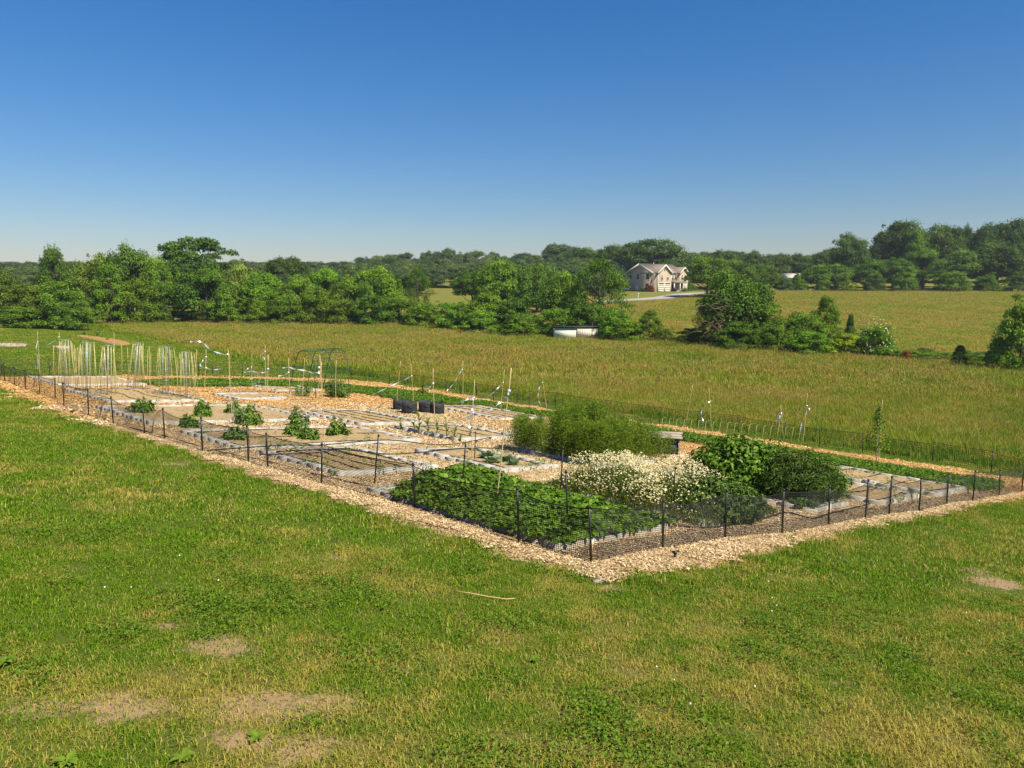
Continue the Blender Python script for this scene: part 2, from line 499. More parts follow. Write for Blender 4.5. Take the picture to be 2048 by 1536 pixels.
DIRT = [(500, 1412, .34), (560, 1420, .2), (655, 1412, .26), (430, 1293, .30), (325, 1250, .16), (470, 1478, .2), (255, 1412, .28), (1992, 1165, .5), (1945, 1140, .3), (1230, 1178, .22), (1290, 1172, .18),
        (685, 1117, .14), (190, 912, .25), (340, 925, .3), (575, 1400, .16), (1500, 1300, .10), (1150, 1500, .2), (600, 1500, .2), (60, 1420, .2), (1680, 1360, .12), (790, 1340, .12), (330, 980, .2)]
DIRT_W = [(gp(u, v), r * (1.25 if u < 700 and v > 1200 else 1.1)) for u, v, r in DIRT]

def dirt_amount(x, y):
    a = np.zeros(np.shape(x))
    for c, r in DIRT_W:
        d = np.hypot((x - c.x) * .8, (y - c.y)) * (1 + .35 * wob(x, y, 3.0, 1))
        a = np.maximum(a, 1 - sstep(r * .3, r * 1.0, d))
    return a

def build_ground():
    def axis(parts):
        out = []
        for a, b, s in parts: out += list(np.arange(a, b, s))
        return np.array(out + [parts[-1][1]])
    ys = axis([(-800, -100, 100), (-100, -10, 10), (-10, 2, 1), (2, 12, .14), (12, 40, .5), (40, 130, 1.5), (130, 260, 4), (260, 600, 20), (600, 3000, 200)])
    xs = axis([(-2500, -300, 200), (-300, -90, 10), (-90, -30, 2), (-30, -6, .5), (-6, 8, .14), (8, 30, .5), (30, 90, 2), (90, 300, 10), (300, 2500, 200)])
    X, Y = np.meshgrid(xs, ys)
    Z = zt(X, Y) + .02 * wob(X, Y, .8) * (np.hypot(X, Y) < 60)
    p, q = topq(X, Y)
    mead = sstep(-.3, .3, q - meadow_edge(p) + .25 * wob(X, Y, .7))
    dirt = dirt_amount(X, Y)
    # mulched bed on the far lawn
    V = np.stack([X, Y, Z], -1).reshape(-1, 3)
    nx, ny = len(xs), len(ys)
    i = np.arange(ny - 1)[:, None] * nx + np.arange(nx - 1)[None]
    Q = np.stack([i, i + 1, i + nx + 1, i + nx], -1).reshape(-1, 4)
    o = obj('ground', np_mesh('ground', V, [Q], 'ground', smooth=True, extra={'meadow': mead.ravel(), 'dirt': dirt.ravel()}))
    o['kind'] = 'structure'; o['label'] = 'mown lawn running into the unmown meadow and the far hill field'
build_ground()

def freshness(p, q):
    return np.clip(np.maximum(sstep(11.5, 14.5, q + .8 * wob(p, q, .5)), sstep(17, 23, p + 1.0 * wob(p, q, .4))), 0, 1)

def sheet(name, poly, step, mat, lift, edge=.12, rough=.012, kind='structure', seed=0):
    poly = np.asarray(poly, float)
    a0, b0 = poly.min(0) - .6; a1, b1 = poly.max(0) + .6
    P, Q_ = np.meshgrid(np.arange(a0, a1, step), np.arange(b0, b1, step))
    sdv = poly_sd(P, Q_, poly) + .16 * wob(P, Q_, 1.6, seed)
    x = C0[0] + PD[0] * P + QD[0] * Q_; y = C0[1] + PD[1] * P + QD[1] * Q_
    off = np.clip(sdv * edge * 2, -.12, lift) + rough * wob(P, Q_, 3.3, seed + 1) * (sdv > .2) + rough * rng.normal(size=P.shape) * .5
    z = zt(x, y) + .02 * wob(x, y, .8) + off
    V = np.stack([x, y, z], -1).reshape(-1, 3); nx = P.shape[1]; ny = P.shape[0]
    i = np.arange(ny - 1)[:, None] * nx + np.arange(nx - 1)[None]
    F = np.stack([i, i + nx, i + nx + 1, i + 1], -1).reshape(-1, 4)
    keep = (sdv.ravel()[F].max(1) > -.5)
    o = obj(name, np_mesh(name, V, [F[keep]], mat, smooth=True, extra={'fresh': (freshness(P, Q_) * .75).ravel()})); o['kind'] = kind
    return o
o = sheet('wood_chip_path', CHIP_POLY, .2, 'chip_bed', .045, seed=3)
o['label'] = 'pale wood chip mulch covering the paths between the garden beds'

# ---- far drive up to the house
def ribbon_on_ground(name, pts, width, mat, lift=.05, label=None):
    P = [np.array(p[:2]) for p in pts]
    pp = []
    for a, b in zip(P[:-1], P[1:]):
        for t in np.linspace(0, 1, 12, endpoint=False): pp.append(a + (b - a) * t)
    pp = np.array(pp + [P[-1]]); T = np.gradient(pp, axis=0); T /= np.linalg.norm(T, axis=1, keepdims=True)
    S = np.stack([T[:, 1], -T[:, 0]], 1)
    cols = []
    for k in np.linspace(-.5, .5, 5):
        e = pp + S * k * width; cols.append(np.c_[e, zt(e[:, 0], e[:, 1]) + lift])
    V = np.stack(cols, 1).reshape(-1, 3); n = len(pp)
    F = [[i * 5 + j, (i + 1) * 5 + j, (i + 1) * 5 + j + 1, i * 5 + j + 1] for i in range(n - 1) for j in range(4)]
    o = obj(name, np_mesh(name, V, [F], mat, smooth=True)); o['kind'] = 'structure'
    if label: o['label'] = label
    return o
ribbon_on_ground('driveway', [gp(1195, 603), gp(1275, 599.5), gp(1325, 596), gp(1366, 589), gp(1400, 586.3), gp(1470, 585)], 5.5, 'drive', .08, 'pale driveway curving across the field to the house')

# ------------------------------------------------------------------ grass, chips, meadow (uncountable cover)
def lawn_patch(size, n, h0, h1, w_, flowers=0, lean=.7):
    b = np.c_[rng.normal(0, size * .44, (n, 2)), np.full(n, -.005)]
    V, Q_, T_, tv = blades(b, rng.uniform(h0, h1, n), rng.uniform(.7, 1.2, n) * w_, rng.uniform(.1, lean + .5, n), rng.uniform(0, 1, n))
    return np_mesh('turf', V, [Q_, T_], 'lawn_blade', tint=tv)

def clover_flowers(n, size):
    mb = MB()
    for _ in range(n):
        c = np.array([*rng.uniform(-size / 2, size / 2, 2), rng.uniform(.05, .08)]); r = rng.uniform(.009, .013)
        V = np.array([[0, 0, 1], [1, 0, 0], [0, 1, 0], [-1, 0, 0], [0, -1, 0], [0, 0, -.8]]) * r + c
        mb.add(V, (), [[0, 1, 2], [0, 2, 3], [0, 3, 4], [0, 4, 1], [5, 2, 1], [5, 3, 2], [5, 4, 3], [5, 1, 4]])
    return np_mesh('clover', np.concatenate(mb.V), [np.concatenate(mb.T)], 'clover_white')

def clover_leaves(size, n):
    c = np.c_[rng.normal(0, size * .33, (n, 2)), rng.uniform(.02, .06, n)]
    V, T_, tv = leaves(c, np.c_[rng.normal(0, .4, (n, 2)), np.ones(n)], rng.uniform(.014, .026, n), rng.uniform(.014, .022, n), rng.uniform(0, 1, n))
    return np_mesh('clover', V, [T_], 'lawn_clover', tint=tv)

def chip_sd(x, y):
    p, q = topq(x, y)
    return poly_sd(p, q, CHIP_POLY) + .16 * wob(p, q, 1.6, 3)

def grow_lawn():
    protos = [lawn_patch(.26, 340, .016, .055, .0058, lean=1.2) for _ in range(5)]                 # 0-3 close, short
    protos = protos[:4] + [lawn_patch(.26, 200, .03, .09, .0068, lean=1.2) for _ in range(3)]         # 4-6 close, tussocks
    protos += [lawn_patch(.55, 420, .025, .07, .010, lean=1.0) for _ in range(4)]                # 7-10 middle
    protos += [lawn_patch(1.3, 300, .04, .09, .028) for _ in range(3)]                 # 11-13 far
    protos += [clover_flowers(2, .3), clover_flowers(1, .3)]                           # 14-15
    protos += [lawn_patch(.26, 110, .012, .045, .006, lean=1.2) for _ in range(2)]                  # 16-17 thin
    protos += [clover_leaves(.3, 120) for _ in range(3)]                               # 18-20 clover
    P = []; S = []; I = []
    for (y0, y1, x0, x1, st, kinds) in [(2.5, 9.5, -8, 9, .23, 0), (9.0, 26, -20, 24, .46, 7), (25, 112, -80, -2, 1.1, 11), (24, 36, 8, 26, .6, 7)]:
        x, y = jgrid(x0, x1, y0, y1, st)
        ok = in_view(x, y); x, y = x[ok], y[ok]
        p, q = topq(x, y)
        ok = (chip_sd(x, y) < (.04 if kinds == 0 else .02)) & (q < meadow_edge(p) + .4) & (y < hedge_y(x) + 2)
        da = dirt_amount(x, y); thin = (da > .05) & (rng.uniform(size=len(x)) < (da + .35 * wob(x, y, 4.5, 2) - .1) * 1.15)
        if kinds == 0: ok &= (y < 9.5)
        else: ok &= ~thin
        if kinds == 7 and y0 == 9.0: ok &= (y >= 9.3) & (y < 25.5)
        x, y, thin = x[ok], y[ok], thin[ok]
        tus = (wob(x, y, 1.1, 5) + .5 * rng.normal(size=len(x))) > 1.1
        if kinds == 0: idx = np.where(tus, rng.integers(4, 7, len(x)), rng.integers(0, 4, len(x)))
        elif kinds == 7: idx = rng.integers(7, 11, len(x))
        else: idx = rng.integers(11, 14, len(x))
        if kinds == 0: idx = np.where(thin, rng.integers(16, 18, len(x)), idx)
        s = rng.uniform(.8, 1.2, len(x)); s3 = np.c_[s, s, s * rng.uniform(.7, 1.25, len(x))]
        P.append(np.c_[x, y]); S.append(s3); I.append(idx)
        if kinds == 0:
            cl = (wob(x, y, .6, 9) + .35 * rng.normal(size=len(x)) > .45)
            P.append(np.c_[x, y][cl]); S.append(np.ones((cl.sum(), 3)) * rng.uniform(.8, 1.4, (cl.sum(), 1))); I.append(rng.integers(18, 21, cl.sum()))
        if kinds in (0, 7):
            fl = (wob(x, y, .5, 9) > .35) & (rng.uniform(size=len(x)) < (.035 if kinds == 0 else .07))
            P.append(np.c_[x, y][fl]); S.append(np.ones((fl.sum(), 3))); I.append(rng.integers(14, 16, fl.sum()))
    # longer tufts leaning over the edge of the chips
    x, y = jgrid(-20, 22, 7.5, 30, .22); sd_ = chip_sd(x, y); p, q = topq(x, y)
    ok = in_view(x, y) & (sd_ < .06) & (sd_ > -.22) & (q < 16) & (rng.uniform(size=len(x)) < .5)
    x, y = x[ok], y[ok]; s = rng.uniform(.8, 1.5, len(x))
    P.append(np.c_[x, y]); S.append(np.c_[s, s, s * rng.uniform(.8, 1.6, len(x))]); I.append(rng.integers(4, 7, len(x)))
    P = np.concatenate(P); S = np.concatenate(S); I = np.concatenate(I)
    x, y = P[:, 0], P[:, 1]
    o = scatter('lawn_grass', protos, np.c_[x, y, zt(x, y) + .02 * wob(x, y, .8)], slope_eulers(x, y, rng.uniform(0, 6.28, len(x))), S, I)
    tag(o, 'short mown lawn grass with dry patches around the garden', 'grass', kind='stuff')
    print('lawn patches', len(P))
grow_lawn()

def meadow_patch(size, n, h, w_, heads, mat='meadow_blade'):
    b = np.c_[rng.uniform(-size / 2, size / 2, (n, 2)) * 1.15, np.full(n, -.02)]
    V1, Q1, T1, t1 = blades(b, rng.uniform(.45, 1., n) * h, w_, rng.uniform(.1, .8, n), rng.uniform(0, 1, n))
    me = np_mesh('meadow', V1, [Q1, T1], mat, tint=t1)
    # seed heads: a thin stalk with a feathery spike
    b = np.c_[rng.uniform(-size / 2, size / 2, (heads, 2)) * 1.15, np.zeros(heads)]
    hh = rng.uniform(.85, 1.35, heads) * h; ln = rng.uniform(.05, .3, heads); az = rng.uniform(0, 6.28, heads)
    tip = b + np.c_[np.cos(az) * hh * ln, np.sin(az) * hh * ln, hh]
    cen = tip - np.c_[np.zeros((heads, 2)), hh * .1]
    d = unit(tip - b) + rng.normal(size=(heads, 3)) * .1
    V2, T2, t2 = leaves(cen, rng.normal(size=(heads, 3)), hh * .15, w_ * 1.1, rng.uniform(0, 1, heads), direc=d)
    me2 = np_mesh('seed', V2, [T2], 'seed_head', tint=t2)
    return me, me2

def grow_meadow():
    protos = []
    for _ in range(4): protos += list(meadow_patch(1.0, 230, .55, .013, 60))      # 0..7 near
    for _ in range(4): protos += list(meadow_patch(1.9, 280, .62, .032, 75))      # 8..15 far
    for k_ in range(2): protos += list(meadow_patch(1.0, 260, .5, .016, 20, 'meadow_green'))   # 16..19
    for k_ in range(2): protos += list(meadow_patch(1.9, 320, .55, .036, 20, 'meadow_green'))  # 20..23
    P = []; S = []; I = []
    for (x0, x1, y0, y1, st, base) in [(-45, 45, 20, 52, .85, 0), (-85, 85, 51, 134, 1.6, 8)]:
        x, y = jgrid(x0, x1, y0, y1, st); p, q = topq(x, y)
        ok = in_view(x, y, .03) & (q > meadow_edge(p) + .25 * wob(x, y, .7)) & (y < hedge_y(x) + 3)
        if base == 8: ok &= (y > 51.5)
        x, y, p, q = x[ok], y[ok], p[ok], q[ok]
        edge = sstep(0, 3.5, q - meadow_edge(p))
        k = rng.integers(0, 4, len(x)) * 2 + base
        gr = (wob(x, y, .16, 11) * .7 + wob(x, y, .05, 3) * .5 + .22 * rng.normal(size=len(x)) > .62) | (edge < rng.uniform(.15, .75, len(x))) | (y > hedge_y(x) - rng.uniform(0, 5, len(x)))  # darker green along the mown edge also paints in the tall grass's shading
        k = np.where(gr, rng.integers(0, 2, len(x)) * 2 + (16 if base == 0 else 20), k)
        brown = .5 + .5 * wob(x, y, .09, 2) + .3 * wob(x, y, .35, 4)
        s = rng.uniform(.85, 1.2, len(x)); hs = s * (.55 + .45 * edge) * (1 + .25 * wob(x, y, .2, 1)) * (1 - .40 * (1 - sstep(0, 3, np.maximum(np.abs(x - 8.3) - 4, np.abs(y - 93) - 7))))
        P.append(np.c_[x, y]); S.append(np.c_[s, s, hs]); I.append(k)
        hd = (rng.uniform(size=len(x)) < np.clip(.1 + .85 * brown, .05, 1)) & (edge > .5)
        P.append(np.c_[x, y][hd]); S.append(np.c_[s, s, hs][hd]); I.append((k + 1)[hd])
    # the field on the far hill, coarser
    x, y = jgrid(10, 150, 80, 232, 2.6); ok = in_view(x, y, .02) & (y > hedge_y(x) + 3) & (poly_sd(x, y, [(p_.x, p_.y) for p_ in (gp(1180, 606), gp(1330, 600), gp(1420, 589), gp(1420, 581), gp(1240, 581))]) < 0)
    x, y = x[ok], y[ok]; s = rng.uniform(1.3, 1.8, len(x)); k = rng.integers(0, 4, len(x)) * 2 + 8
    P.append(np.c_[x, y]); S.append(np.c_[s, s, s * .45]); I.append(k)
    hd = rng.uniform(size=len(x)) < .6
    P.append(np.c_[x, y][hd]); S.append(np.c_[s, s, s * .5][hd]); I.append((k + 1)[hd])
    P = np.concatenate(P); S = np.concatenate(S); I = np.concatenate(I); x, y = P[:, 0], P[:, 1]
    o = scatter('meadow_grass', protos, np.c_[x, y, zt(x, y)], slope_eulers(x, y, rng.uniform(0, 6.28, len(x))), S, I)
    tag(o, 'tall unmown meadow grass with brown seed heads behind the garden', 'meadow', kind='stuff')
    print('meadow patches', len(P))
grow_meadow()

def chip_patch(size, n, s0, mat='chip'):
    c = np.c_[rng.uniform(-size / 2, size / 2, (n, 2)) * 1.1, rng.uniform(0, .022, n)]
    a = rng.uniform(0, 6.28, n); tl = rng.normal(0, .35, (n, 2))
    L = rng.uniform(.45, 2.1, n) * s0; Wd = L * rng.uniform(.22, .6, n)
    d = np.c_[np.cos(a), np.sin(a), tl[:, 0]]; s = np.c_[-np.sin(a), np.cos(a), tl[:, 1]]
    k = .5 * d * L[:, None]; m_ = .5 * s * Wd[:, None]
    up = np.array([0, 0, 1.]) * (s0 * .12)
    V = np.stack([c - k - m_ * .7, c + k * .9 - m_, c + k + m_ * .6, c - k * .8 + m_, c + up + k * .1], 1).reshape(-1, 3)
    i = np.arange(n)[:, None] * 5
    T_ = np.concatenate([i + np.array(t) for t in ([0, 1, 4], [1, 2, 4], [2, 3, 4], [3, 0, 4])])
    return np_mesh('chips', V, [T_], mat, tint=np.repeat(rng.beta(1.2, 1.05, n), 5))

BEDS = {  # p0, p1, q0, q1 along the garden's two directions
 'strawberry': (.6, 5.2, .05, 2.85), 'daisy': (.35, 3.7, 3.6, 5.9), 'shrub': (.0, 4.4, 7.2, 9.1), 'k1': (-.45, 2.9, 9.9, 12.6), 'k2': (-.7, 2.8, 13.4, 16.1),
 'a': (6.75, 10.0, .45, 3.05), 'cabbage': (5.9, 9.1, 4.2, 6.2), 'asparagus': (5.5, 8.5, 7.3, 9.8), 'b': (10.65, 14.0, .25, 5.7), 'corn': (10.5, 13.6, 6.9, 9.7),
 'c': (15.9, 20.6, .2, 5.6), 'd': (14.4, 18.2, 6.2, 8.9), 'f': (14.8, 19.0, 13.1, 15.7), 'g': (26.3, 29.6, 9.7, 12.0), 'h': (22.8, 25.0, 6.0, 8.2), 'i': (29.5, 34.0, 1.4, 5.0), 'j': (22.2, 27.4, 1.1, 4.6)}

def spread_chips():
    protos = [chip_patch(.42, 560, .021) for _ in range(4)] + [chip_patch(.9, 620, .042) for _ in range(3)] + [chip_patch(.9, 620, .042, 'chip_fresh') for _ in range(3)]
    P = []; I = []; S = []
    for (x0, x1, y0, y1, st, far) in [(-9, 16, 8, 21, .38, 0), (-24, 19, 20, 48, .8, 1)]:
        x, y = jgrid(x0, x1, y0, y1, st); ok = in_view(x, y) & (chip_sd(x, y) > (.1 if far else .17)); p, q = topq(x, y)
        for (a, b, c, d) in BEDS.values(): ok &= ~((p > a + .0) & (p < b) & (q > c) & (q < d))
        ok &= poly_sd(p, q, STRIPS[0]) < .1
        ok &= (y >= 20.5) if far else (y < 21)
        x, y = x[ok], y[ok]
        P.append(np.c_[x, y]); s = rng.uniform(.85, 1.2, len(x)); S.append(np.c_[s, s, s]); p, q = topq(x, y); I.append(rng.integers(4, 7, len(x)) + 3 * (rng.uniform(size=len(x)) < freshness(p, q)) if far else rng.integers(0, 4, len(x)))
    P = np.concatenate(P); S = np.concatenate(S); I = np.concatenate(I); x, y = P[:, 0], P[:, 1]
    o = scatter('wood_chips', protos, np.c_[x, y, zt(x, y) + .02 * wob(x, y, .8) + .042], slope_eulers(x, y, rng.uniform(0, 6.28, len(x))), S, I)
    tag(o, 'loose pale wood chips strewn over the garden paths', 'wood chips', kind='stuff')
spread_chips()

def grow_strips():
    def patch(size, n):
        c = np.c_[rng.uniform(-size / 2, size / 2, (n, 2)) * 1.15, rng.uniform(.03, .14, n)]
        V, T_, tv = leaves(c, np.c_[rng.normal(0, .5, (n, 2)), np.ones(n)], rng.uniform(.05, .10, n), rng.uniform(.04, .07, n), rng.uniform(0, 1, n))
        return np_mesh('clover', V, [T_], 'clover_leaf', tint=tv)
    protos = [patch(.6, 260) for _ in range(4)]
    pts = []
    for poly in STRIPS:
        a = np.asarray(poly); p, q = jgrid(a[:, 0].min(), a[:, 0].max(), a[:, 1].min(), a[:, 1].max(), .5)
        ok = poly_sd(p, q, poly) + .15 * wob(p, q, 1.6) > .05; pts.append(np.c_[p, q][ok])
    p, q = np.concatenate(pts).T
    x = C0[0] + PD[0] * p + QD[0] * q; y = C0[1] + PD[1] * p + QD[1] * q; s = rng.uniform(.8, 1.25, len(x))
    o = scatter('clover_strip', protos, np.c_[x, y, zt(x, y) + .04], slope_eulers(x, y, rng.uniform(0, 6.28, len(x))), np.c_[s, s, s], rng.integers(0, 4, len(x)))
    tag(o, 'band of bright green clover beside the back mulch path', 'clover', kind='stuff')
grow_strips()

# ================================================================== RAISED BEDS
def block_mesh(hollow, L=.40, Wd=.20, H=.19):
    mb = MB(); x, y = L / 2 - .003, Wd / 2 - .003; c = .008
    # sides and chamfer
    V = [[-x, -y, -H], [x, -y, -H], [x, y, -H], [-x, y, -H], [-x, -y, -c], [x, -y, -c], [x, y, -c], [-x, y, -c],
         [-x + c, -y + c, 0], [x - c, -y + c, 0], [x - c, y - c, 0], [-x + c, y - c, 0]]
    Q = [[0, 1, 5, 4], [1, 2, 6, 5], [2, 3, 7, 6], [3, 0, 4, 7], [4, 5, 9, 8], [5, 6, 10, 9], [6, 7, 11, 10], [7, 4, 8, 11]]
    if not hollow:
        mb.add(V, Q + [[8, 9, 10, 11]])
    else:
        mb.add(V, Q)
        xs = [-x + c, -x + .032, -.018, .018, x - .032, x - c]; ys = [-y + c, -y + .032, y - .032, y - c]
        for i in range(5):
            for j in range(3):
                a, b, e, f_ = xs[i], xs[i + 1], ys[j], ys[j + 1]
                if j == 1 and i in (1, 3):
                    d = -.11
                    mb.add([[a, e, 0], [b, e, 0], [b, f_, 0], [a, f_, 0], [a, e, d], [b, e, d], [b, f_, d], [a, f_, d]],
                           [[0, 4, 5, 1], [1, 5, 6, 2], [2, 6, 7, 3], [3, 7, 4, 0], [4, 7, 6, 5]])
                else:
                    mb.add([[a, e, 0], [b, e, 0], [b, f_, 0], [a, f_, 0]], [[0, 1, 2, 3]])
    return np_mesh('block', np.concatenate(mb.V), [np.concatenate(mb.Q)], 'concrete')
BLOCK = {False: block_mesh(False), True: block_mesh(True)}
WALL_H = .14
BEDOBJ = {}
def bed_frame(p0, p1, q0, q1):
    pc, qc = (p0 + p1) / 2, (q0 + q1) / 2
    c = W(pc, qc)
    a = (W(p1, qc) - W(p0, qc)).normalized(); b = (W(pc, q1) - W(pc, q0)).normalized()
    n = b.cross(a).normalized(); b = a.cross(n) * -1
    # local x runs along -p so that (x, y, up) is right handed
    X = -a; Z = n; Y = Z.cross(X)
    M = Matrix(((X.x, Y.x, Z.x, c.x), (X.y, Y.y, Z.y, c.y), (X.z, Y.z, Z.z, c.z), (0, 0, 0, 1)))
    return M

def make_bed(key, label, hollow=False, soil=True, group=None):
    p0, p1, q0, q1 = BEDS[key]
    t = thing('raised_bed', label, 'raised bed')
    t.matrix_world = bed_frame(p0, p1, q0, q1)
    BEDOBJ[key] = t
    lx, ly = p1 - p0, q1 - q0
    for side in range(4):
        L = lx if side % 2 == 0 else ly - .4
        n = max(1, int(round(L / .405))); st = L / n
        for k in range(n):
            s = -L / 2 + st * (k + .5)
            if side == 0: pos = (s, -ly / 2 + .1); rz = 0
            elif side == 2: pos = (s, ly / 2 - .1); rz = 0
            elif side == 1: pos = (lx / 2 - .1, s); rz = math.pi / 2
            else: pos = (-lx / 2 + .1, s); rz = math.pi / 2
            o = bpy.data.objects.new('block', BLOCK[hollow]); COL.objects.link(o); o.parent = t
            o.location = (pos[0] + random.uniform(-.008, .008), pos[1] + random.uniform(-.012, .012), WALL_H + random.uniform(-.022, .012))
            o.rotation_euler = (random.gauss(0, .022), random.gauss(0, .022), rz + random.gauss(0, .025)); o.scale = (st / .405, 1, 1)
    xs = np.linspace(-lx / 2 + .19, lx / 2 - .19, 64); ys = np.linspace(-ly / 2 + .19, ly / 2 - .19, 48)
    X, Y = np.meshgrid(xs, ys); Z = WALL_H - .05 + .02 * wob(X, Y, 1.3, len(key)) + .012 * wob(X, Y, 4.1, 2) + rng.normal(0, .012, X.shape)
    i = np.arange(47)[:, None] * 64 + np.arange(63)[None]
    F = np.stack([i, i + 1, i + 65, i + 64], -1).reshape(-1, 4)
    obj('soil', np_mesh('soil', np.stack([X, Y, Z], -1).reshape(-1, 3), [F], 'soil', smooth=True), t)
    return t

make_bed('strawberry', 'concrete block bed full of strawberry plants at the near fence corner', True)
make_bed('daisy', 'hollow block bed under the white daisies along the right fence', True)
make_bed('shrub', 'hollow block bed under the tall dark green shrub', True)
make_bed('k1', 'bare soil bed just right of the dark shrub by the right fence', False)
make_bed('k2', 'bare soil bed farthest along the right fence, its long back wall against the clover', False)
make_bed('a', 'bare soil bed with several black drip lines, next left of the strawberries')
make_bed('cabbage', 'small block bed with grey-green cabbages behind the strawberries')
make_bed('asparagus', 'block bed hidden under the feathery asparagus')
make_bed('b', 'long block bed holding the nearest row of tomato plants')
make_bed('corn', 'block bed with a row of young corn plants')
make_bed('c', 'long block bed with the second row of tomato plants, behind the first')
make_bed('d', 'bare lined soil bed in front of the grow bags')
make_bed('f', 'soil bed between the grow bags and the asparagus, near the back path')
make_bed('g', 'small bed with drip lines left of the green arch')
make_bed('h', 'small pale block bed standing alone in the wood chips before the green arch')
make_bed('i', 'far left block bed under the first cage towers')
make_bed('j', 'low bed of bare soil beneath the middle cage towers')

def bed_lines(key, n, label, wander=.05, along='x'):
    """a drip hose: parallel lines fed from one header"""
    t = BEDOBJ[key]; p0, p1, q0, q1 = BEDS[key]; lx, ly = p1 - p0, q1 - q0; M = t.matrix_world
    mb = MB(); z = WALL_H - .03
    A, B = (lx, ly) if along == 'x' else (ly, lx)
    for k in range(n):
        off = -B / 2 + .32 + (B - .64) * k / max(1, n - 1)
        s = np.linspace(-A / 2 + .22, A / 2 - .22, 14)
        pts = [((a, off + wander * math.sin(a * 1.9 + k * 2.1), z) if along == 'x' else (off + wander * math.sin(a * 1.9 + k * 2.1), a, z)) for a in s]
        mb.tube([M @ Vector(p) for p in pts], .0125, 5)
    s = np.linspace(-B / 2 + .3, B / 2 - .3, 8)
    pts = [(-A / 2 + .2, b, z + .012) if along == 'x' else (b, -A / 2 + .2, z + .012) for b in s]
    mb.tube([M @ Vector(p) for p in pts], .014, 5)
    o = mb.build('drip_hose', 'hose', smooth=True)
    tag(o, label, 'hose', 'black drip hoses laid on the beds')
bed_lines('a', 5, 'black drip hose in rows on the bare bed next to the strawberries', along='x')
bed_lines('k1', 5, 'black drip hose on the bare bed right of the dark shrub', along='y')
bed_lines('k2', 4, 'black drip hose on the farthest bed along the right fence', along='y')
bed_lines('d', 5, 'black drip hose on the lined bed in front of the grow bags')
bed_lines('f', 4, 'black drip hose on the bed between grow bags and asparagus')
bed_lines('corn', 4, 'black drip hose between the young corn plants')
bed_lines('g', 3, 'black drip hose on the small bed left of the green arch')
bed_lines('j', 4, 'black drip hose on the low soil bed beneath the cage towers', .12)
bed_lines('b', 3, 'black drip hose under the nearest tomato row', .08, 'y')
bed_lines('cabbage', 2, 'black drip hose beside the cabbages', .06)

def ground_hose(px, label, lift=.06, r=.014):
    pts = [gp(u, v, lift) for u, v in px]
    P = np.array([list(p) for p in pts]); n = len(P)
    t = np.linspace(0, n - 1, (n - 1) * 8 + 1); out = []
    for k in t:                                           # Catmull-Rom
        i = min(int(k), n - 2); f_ = k - i
        a, b, c, d = P[max(0, i - 1)], P[i], P[i + 1], P[min(n - 1, i + 2)]
        out.append(.5 * ((2 * b) + (c - a) * f_ + (2 * a - 5 * b + 4 * c - d) * f_ ** 2 + (3 * b - a - 3 * c + d) * f_ ** 3))
    out = np.array(out)
    for k in range(len(out)):
        x, y = out[k, :2]; out[k, 2] = max(out[k, 2], float(zt(x, y)) + lift)
    o = MB().tube(out, r, 6).build('supply_hose', 'hose', smooth=True)
    tag(o, label, 'hose', 'black supply hoses snaking over the paths')
ground_hose([(260, 782), (400, 783), (520, 783), (560, 785)], 'black hose along the chips before the clover strip at left')
ground_hose([(400, 801), (480, 800), (540, 795), (575, 799), (640, 799)], 'black hose curving past the small lone bed towards the arch')
ground_hose([(260, 812), (400, 812), (535, 814), (590, 823), (675, 823), (745, 820), (770, 805), (800, 793), (825, 798), (850, 812)], 'long black hose winding from the tomatoes to the grow bags')
ground_hose([(415, 901), (480, 896), (575, 890), (640, 890), (770, 880), (850, 888)], 'black hose over the front wall of the nearest tomato bed', .17)
ground_hose([(520, 909), (625, 906), (675, 899), (725, 903), (775, 908), (838, 905), (912, 898), (980, 896), (1010, 899)], 'black hose in the path between tomato bed and cabbages', .15)
ground_hose([(260, 855), (330, 872), (400, 893), (450, 906), (540, 924), (650, 953), (762, 978), (810, 993), (922, 1027), (1048, 1061), (1112, 1080), (1130, 1082)], 'long black hose along the foot of the left fence', .06, .015)
ground_hose([(852, 888), (910, 888), (985, 874), (1010, 871), (1055, 878)], 'black hose from the corn bed to the asparagus', .13)
ground_hose([(1345, 1050), (1420, 1055), (1480, 1045), (1540, 1033), (1575, 1025), (1625, 1037), (1660, 1027), (1740, 1008)], 'thick black hose along the block beds by the right fence', .07, .017)

